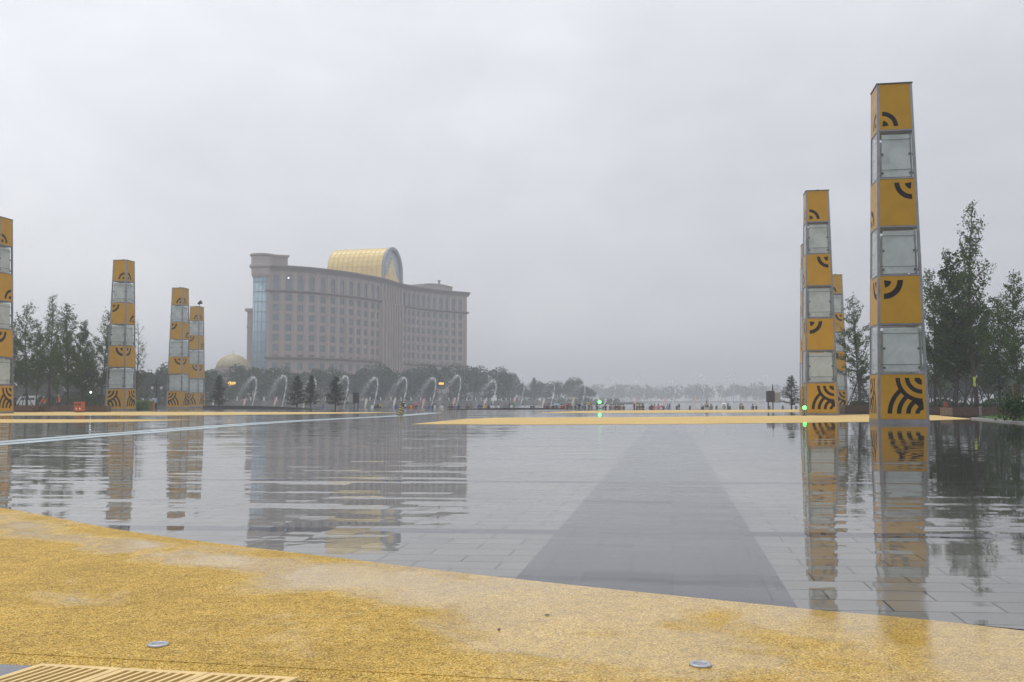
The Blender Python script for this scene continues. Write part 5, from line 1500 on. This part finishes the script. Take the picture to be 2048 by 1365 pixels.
def pose(kind):
    """joint list for a figure facing +Y; returns (mesh with 4 slots, hair mesh)"""
    J = {}
    if kind in ('stand', 'wave'):
        pel, ch, nk, hd = (0, 0, .94), (0, .01, 1.28), (0, 0, 1.47), (0, .03, 1.60)
        kn = [(-.10, .03, .50), (.10, .01, .50)]; an = [(-.11, -.02, .09), (.11, -.02, .09)]; toe = [(-.12, .15, .04), (.12, .15, .04)]
        el = [(-.25, .0, 1.13), (.25, .02, 1.13)]; wr = [(-.27, .06, .90), (.25, .14, .93)]
        if kind == 'wave': el[1] = (.30, .12, 1.38); wr[1] = (.22, .18, 1.62)
    elif kind == 'walk':
        pel, ch, nk, hd = (0, 0, .90), (0, .06, 1.23), (0, .09, 1.42), (0, .13, 1.55)
        kn = [(-.10, .20, .52), (.10, .02, .47)]; an = [(-.11, .22, .10), (.11, -.28, .14)]; toe = [(-.12, .38, .05), (.12, -.13, .05)]
        el = [(-.25, -.12, 1.10), (.25, .14, 1.10)]; wr = [(-.25, -.06, .88), (.23, .30, .98)]
    elif kind == 'squat':
        pel, ch, nk, hd = (0, -.18, .38), (0, -.02, .66), (0, .06, .84), (0, .12, .97)
        kn = [(-.20, .22, .52), (.20, .22, .52)]; an = [(-.16, -.02, .09), (.16, -.02, .09)]; toe = [(-.18, .15, .04), (.18, .15, .04)]
        el = [(-.27, .16, .55), (.27, .16, .55)]; wr = [(-.12, .30, .60), (.12, .30, .60)]
    else:  # sit, on a low step, knees forward and raised
        pel, ch, nk, hd = (0, 0, .12), (0, .03, .45), (0, .05, .64), (0, .09, .77)
        kn = [(-.13, .42, .26), (.13, .40, .28)]; an = [(-.13, .52, -.12), (.13, .50, -.12)]; toe = [(-.14, .66, -.16), (.14, .64, -.16)]
        el = [(-.25, .12, .33), (.25, .12, .33)]; wr = [(-.12, .32, .30), (.12, .34, .31)]
    V_ = lambda a: Vector(a)
    sh_z = V_(ch).lerp(V_(nk), .62)
    j = [pel, tuple(V_(pel).lerp(V_(ch), .5)), ch, tuple(V_(ch).lerp(V_(nk), .6)), nk, hd, tuple(V_(hd) + Vector((0, .0, .11)))]
    rad = [(.155, .115), (.14, .105), (.165, .12), (.13, .10), .055, (.082, .095), (.06, .07)]
    ed = [(0, 1), (1, 2), (2, 3), (3, 4), (4, 5), (5, 6)]
    parts = {}
    for s, sg in ((0, -1), (1, 1)):
        b = len(j)
        sh = (sg * .18, sh_z.y, sh_z.z); hip = (sg * .095, pel[1] + (.05 if kind in ('sit', 'squat') else 0), pel[2] - (.03 if kind in ('sit', 'squat') else .07))
        mid = tuple(V_(el[s]).lerp(V_(wr[s]), .5)); palm = tuple(V_(wr[s]) + (V_(wr[s]) - V_(el[s])).normalized() * .07)
        j += [sh, el[s], mid, wr[s], palm]; rad += [.062, .045, .040, .030, (.034, .022)]
        ed += [(3, b), (b, b + 1), (b + 1, b + 2), (b + 2, b + 3), (b + 3, b + 4)]
        b = len(j)
        calf = tuple(V_(kn[s]).lerp(V_(an[s]), .35))
        j += [hip, tuple(V_(hip).lerp(V_(kn[s]), .5)), kn[s], calf, an[s], toe[s]]; rad += [.095, .082, .060, .058, .042, .035]
        ed += [(0, b), (b, b + 1), (b + 1, b + 2), (b + 2, b + 3), (b + 3, b + 4), (b + 4, b + 5)]
    me = skin_mesh('person_body', j, ed, rad)
    # fingers and facial features share the body mesh
    bm = bmesh.new(); bm.from_mesh(me)
    def add_tube(p0, p1, p2, r):
        g = MB(); g.tube([p0, p1, p2], [r, r * .9, r * .6], 5)
        vs = [bm.verts.new(v) for v in g.v]
        for f in g.f: bm.faces.new([vs[i] for i in f])
    for s, sg in ((0, -1), (1, 1)):
        w = V_(wr[s]); d = (w - V_(el[s])).normalized(); a = d.cross(Vector((sg * 1, .3, .2))).normalized(); c = d.cross(a)
        pal = w + d * .075
        for k, ln in enumerate((.062, .072, .068, .052)):
            o_ = a * (-.024 + .016 * k); add_tube(pal + o_ - d * .02, pal + o_ + d * ln * .6, pal + o_ + d * ln * .95 + c * .02, .0085)
        add_tube(w + a * -.02 + d * .02, w + a * -.045 + d * .055, w + a * -.045 + d * .085 + c * .01, .009)
    h = V_(hd)
    add_tube(h + Vector((0, .075, .03)), h + Vector((0, .105, -.002)), h + Vector((0, .10, -.012)), .014)
    for sx in (-1, 1): add_tube(h + Vector((sx * .075, -.01, -.015)), h + Vector((sx * .092, -.015, .005)), h + Vector((sx * .085, -.015, .03)), .014)
    n_body = len(me.polygons)
    eyes = []
    for sx in (-1, 1):
        q = h + Vector((sx * .032, .090, .022)); vs = [bm.verts.new(q + Vector((dx, .004, dz))) for dx, dz in ((-.012, 0), (0, -.006), (.012, 0), (0, .006))]; eyes.append(bm.faces.new(vs))
    q = h + Vector((0, .088, -.045)); vs = [bm.verts.new(q + Vector((dx, .006, dz))) for dx, dz in ((-.022, 0), (0, -.006), (.022, 0), (0, .004))]; mouth = bm.faces.new(vs)
    bm.to_mesh(me); bm.free()
    ne = len(me.polygons) - 3
    me.materials.clear()
    for m in (M['p_skin'], M['p_top'], M['p_bottom'], M['p_shoe']): me.materials.append(m)
    pelv, neck = V_(pel), V_(nk); wrv = [V_(w) for w in wr]; hv = V_(hd)
    for f in me.polygons:
        c = f.center; m = 1
        if f.index >= ne: m = 3
        elif (c - hv).length < .15 or (c - neck).length < .07: m = 0
        elif min((c - w).length for w in wrv) < .11: m = 0
        elif min((c - V_(a)).length for a in an + toe) < .085: m = 3
        else:
            dl = min(((c - V_(hp)).length + (c - V_(k)).length - (V_(hp) - V_(k)).length) for hp, k in ((( -.095, pel[1], pel[2] - .05), kn[0]), ((.095, pel[1], pel[2] - .05), kn[1]), (kn[0], an[0]), (kn[1], an[1])))
            da = min(((c - V_(a)).length + (c - V_(b)).length - (V_(a) - V_(b)).length) for a, b in ((pel, ch), (ch, nk), ((-.18, sh_z.y, sh_z.z), el[0]), ((.18, sh_z.y, sh_z.z), el[1]), (el[0], wr[0]), (el[1], wr[1])))
            if dl < da - .01 or (c - pelv).length < .13: m = 2
        f.material_index = m; f.use_smooth = f.index < n_body
    g = MB(); g.ball((hv.x, hv.y - .022, hv.z + .052), (.102, .112, .098), 12, 8)
    g.v = [(x, y, max(z, hv.z - .03 - (.06 if y < hv.y - .02 else 0)) if y < hv.y + .05 else max(z, hv.z + .05)) for x, y, z in g.v]
    return me, g.mesh('hair', M['p_hair'], True)
PC = {'white': (.68, .69, .70), 'black': (.022, .022, .025), 'red': (.42, .035, .035), 'yellow': (.60, .42, .05), 'blue': (.06, .10, .34), 'pink': (.62, .22, .25), 'green': (.05, .30, .12), 'brown': (.13, .075, .05), 'grey': (.19, .19, .20), 'violet': (.17, .12, .33), 'beige': (.45, .36, .25), 'orange': (.85, .17, .03), 'dark red': (.18, .03, .04), 'navy': (.03, .04, .09), 'light blue': (.25, .38, .55)}
for k, c in PC.items(): M['cloth_' + k] = mat('cloth_' + k.replace(' ', '_'), c, .85, var=.15, scale=8)
M['p_skin'] = mat('skin', (.42, .25, .18), .55, var=.08); M['p_hair'] = mat('dark_hair', (.012, .010, .009), .5); M['p_top'] = M['cloth_white']; M['p_bottom'] = M['cloth_navy']; M['p_shoe'] = mat('dark_shoe', (.02, .02, .02), .6)
POSE = {k: pose(k) for k in ('stand', 'walk', 'squat', 'sit', 'wave')}
def person(px, y, z, kind, top, bottom, label, rz=0.0, s=1.0, hat=None, group='people watching the fountains'):
    o = tag(link('person', POSE[kind][0], None, (xat(px, y, 815), y, z), rz), label, 'person', group)
    o.scale = (s, s, s)
    for idx, mm in ((1, M['cloth_' + top]), (2, M['cloth_' + bottom])):
        o.material_slots[idx].link = 'OBJECT'; o.material_slots[idx].material = mm
    h = link('hair', POSE[kind][1], o)
    if hat: h.material_slots[0].link = 'OBJECT'; h.material_slots[0].material = M['cloth_' + hat]
    return o

# (pixel, pose, top colour, lower colour)
crowd = [(646, 'sit', 'blue'), (679, 'sit', 'grey'), (751, 'sit', 'black'), (756, 'wave', 'navy'), (760.5, 'wave', 'yellow'), (792, 'sit', 'blue'), (810, 'wave', 'white'), (817, 'sit', 'red'), (822.5, 'sit', 'yellow'), (826.5, 'sit', 'red'), (832.5, 'stand', 'pink'),
         (858, 'sit', 'blue'), (865, 'sit', 'black'), (869.5, 'sit', 'white'), (884, 'sit', 'white'), (899, 'sit', 'brown'), (904, 'sit', 'black'), (909, 'sit', 'violet'), (917, 'sit', 'navy'), (934.5, 'sit', 'brown'), (942, 'sit', 'grey'), (957, 'sit', 'violet'), (970, 'sit', 'yellow'), (977, 'sit', 'black'), (982.5, 'sit', 'white'), (987.5, 'sit', 'white'), (997, 'sit', 'white'),
         (1011, 'sit', 'grey'), (1019, 'wave', 'brown'), (1023, 'sit', 'white'), (1027, 'stand', 'green'), (1045, 'sit', 'white'), (1067, 'sit', 'brown'), (1089, 'wave', 'violet'), (1094, 'sit', 'dark red'), (1097.5, 'sit', 'brown'), (1106, 'sit', 'black'), (1110.5, 'sit', 'beige'), (1115, 'sit', 'grey'), (1123, 'sit', 'red'), (1127, 'sit', 'red'), (1135, 'sit', 'dark red'), (1142, 'sit', 'brown'), (1151, 'sit', 'black'), (1158.5, 'sit', 'grey'), (1170, 'sit', 'blue'), (1177.5, 'stand', 'yellow'), (1182.5, 'sit', 'grey'), (1193.5, 'wave', 'black'), (1205.5, 'wave', 'white'), (1211, 'sit', 'black'),
         (1220, 'sit', 'grey'), (1223.5, 'sit', 'pink'), (1227, 'sit', 'beige'), (1231, 'sit', 'black'), (1236, 'sit', 'brown'), (1240, 'sit', 'dark red'), (1243.5, 'sit', 'beige'), (1247.5, 'sit', 'white'), (1268.5, 'wave', 'dark red'), (1274.5, 'wave', 'yellow'), (1279, 'sit', 'brown'), (1285.5, 'sit', 'black'), (1299, 'wave', 'white'), (1303.5, 'sit', 'black'), (1308.5, 'sit', 'pink'), (1317, 'sit', 'pink'), (1336, 'sit', 'light blue'), (1339.5, 'wave', 'violet'), (1358, 'wave', 'black'), (1403.5, 'wave', 'white'), (1422.5, 'sit', 'grey'), (1448, 'sit', 'white'), (1456, 'wave', 'dark red'), (1480.5, 'wave', 'beige'), (1484, 'sit', 'beige'), (1506, 'sit', 'navy')]
crowd.sort()
used = set()
where = lambda px: 'below the hotel' if px < 940 else ('past the hotel corner' if px < 1075 else ('before the wooded point' if px < 1185 else ('by the green stage lamp' if px < 1260 else ('along the open water' if px < 1430 else 'toward the mast loudspeaker'))))
for i, (px, kind, top) in enumerate(crowd):
    pv_ = crowd[i - 1][2] if i else 'nobody'; nx_ = crowd[i + 1][2] if i < len(crowd) - 1 else 'nobody'
    verb = {'sit': 'seated', 'stand': 'tall standing', 'wave': 'standing'}[kind]
    lb = f'{verb} person in {top}, between {pv_} and {nx_} tops, {where(px)}'
    if lb in used: lb = f'{verb} person in {top}, second such between {pv_} and {nx_}, {where(px)}'
    used.add(lb)
    rr = random.Random(int(px * 10)); s = rr.uniform(.92, 1.06)
    # the raised arm suits only a few; a watcher who stands is usually a low step down
    if kind == 'sit': person(px, 150.45, -.22, 'sit', top, rr.choice(['navy', 'black', 'grey', 'beige']), lb, rr.uniform(-.5, .5), s)
    elif kind == 'stand': person(px, 151.7, -.44, 'stand', top, rr.choice(['navy', 'black']), lb, rr.uniform(-.4, .4), .90 * s)
    else: person(px, 151.65, -.44, 'stand' if rr.random() < .8 else 'wave', top, rr.choice(['navy', 'black', 'grey']), lb, rr.uniform(-.6, .6), .74 * s)
person(619.5, 138.5, 0, 'stand', 'white', 'light blue', 'person in white standing in front of a dark pine', 2.6, .62)
person(805.5, 146, 0, 'squat', 'black', 'black', 'person in black crouching behind the striped cone', .3, 1.0)
person(1414.5, 133, 0, 'squat', 'beige', 'grey', 'person in beige top crouching alone on the open paving', 2.2, 1.05, group='people on the open paving')
person(312, 118, 0, 'stand', 'light blue', 'black', 'person in pale blue shirt and black trousers beside the lamp post', 1.5, .98, group='people on the open paving')
person(119, 121, .0, 'walk', 'orange', 'black', 'worker in orange vest and pale hat standing behind a planter', 1.8, 1.12, 'beige', 'workers in orange vests')
person(88, 128, .52, 'sit', 'orange', 'grey', 'worker in orange vest and pale hat sitting behind the planters', 2.9, 1.35, 'beige', 'workers in orange vests')
g = MB(); g.box((xat(88, 128, 815), 128, .26), (1.2, .5, .06)); 
for s in (-.5, .5): g.box((xat(88, 128, 815) + s, 128, .115), (.08, .4, .23))
o = thing('bench', 'low dark bench under the seated orange worker', 'bench', (xat(88, 128, 815), 128.0, 0))
g2 = MB(); g2.box((0, 0, .47), (1.6, .5, .07)); g2.build('seat', M['wood'], o)
for s in (-.65, .65):
    g2 = MB(); g2.box((s, 0, .215), (.09, .42, .43)); g2.build('leg', M['darksteel'], o)
person(28.5, 112, 0, 'stand', 'navy', 'black', 'person in dark blue beside the cut-off tower, behind a planter', .6, 1.05, group='people on the open paving')
# board by the seated group
x = xat(744, 149.2, 815)
o = thing('white_board', 'small white board propped by the seated people below the hotel', 'board', (x, 149.2, 0))
g = MB(); g.box((0, 0, .26), (.36, .03, .46)); g.build('panel', M['white'], o); g = MB(); g.tube([(0, .02, .4), (0, .28, .0)], .02, 5); g.build('strut', M['darksteel'], o)

# umbrellas held among the crowd
def umbrella(px, py, r, col, label, tilt=0.0):
    y = 150.2; p = at(px, py, y)
    o = thing('umbrella', label, 'umbrella', (p.x, y, p.z - .75 * 1.0), 0, 'open umbrellas in the crowd')
    g = MB(); n = 8
    for j in range(n):
        for k in range(4):
            def q(jj, kk):
                a = 2 * math.pi * jj / n; e = R(84) * kk / 4; sc = 1 - .05 * (kk == 4)
                return (r * math.sin(e) * math.cos(a) * sc, r * math.sin(e) * math.sin(a) * sc, .75 - r * .62 * (1 - math.cos(e)))
            pts_ = [q(j, k), q(j + 1, k), q(j + 1, k + 1), q(j, k + 1)]
            if k == 0: pts_ = [q(j, 0), q(j, 1), q(j + 1, 1)]
            g.quad(*pts_)
    c = g.build('canopy', M['cloth_' + col], o)
    g = MB(); g.tube([(0, 0, 0), (0, 0, .82)], .012, 5); g.tube([(0, 0, .03), (.03, 0, -.03), (.06, 0, 0)], .012, 5); g.build('handle', M['darksteel'], o)
    o.rotation_euler = (R(tilt * .4), R(tilt), 0)
PCu = {'purple umbrella': 'violet'}
umbrella(958, 809.5, .42, 'navy', 'dark purple umbrella low over a seated person past the hotel corner', 25)
umbrella(1112.5, 807.4, .48, 'light blue', 'light blue umbrella in the crowd before the wooded point')
umbrella(1135, 808.5, .50, 'dark red', 'dark red umbrella next to the light blue one')
umbrella(1156, 808.0, .50, 'navy', 'dark navy umbrella between dark red umbrella and green stage lamp', 12)
umbrella(1170.5, 810, .34, 'blue', 'tilted blue umbrella nearest the green stage lamp', -40)
umbrella(1321, 810.5, .45, 'red', 'bright red umbrella along the open water', 35)
umbrella(1448, 806.2, .45, 'white', 'white umbrella between the crouching walker and mast loudspeaker', 5)

# ------------------------------------------------------------------ render settings
scene.render.engine = 'CYCLES'
scene.view_settings.view_transform = 'Standard'; scene.view_settings.look = 'None'
scene.view_settings.exposure = 0.0; scene.view_settings.gamma = 1.0
cy = scene.cycles
cy.use_denoising = True
cy.max_bounces = 10; cy.diffuse_bounces = 3; cy.glossy_bounces = 4; cy.transmission_bounces = 6; cy.transparent_max_bounces = 24
cy.volume_bounces = 2
cy.caustics_reflective = False; cy.caustics_refractive = False
cy.sample_clamp_indirect = 8
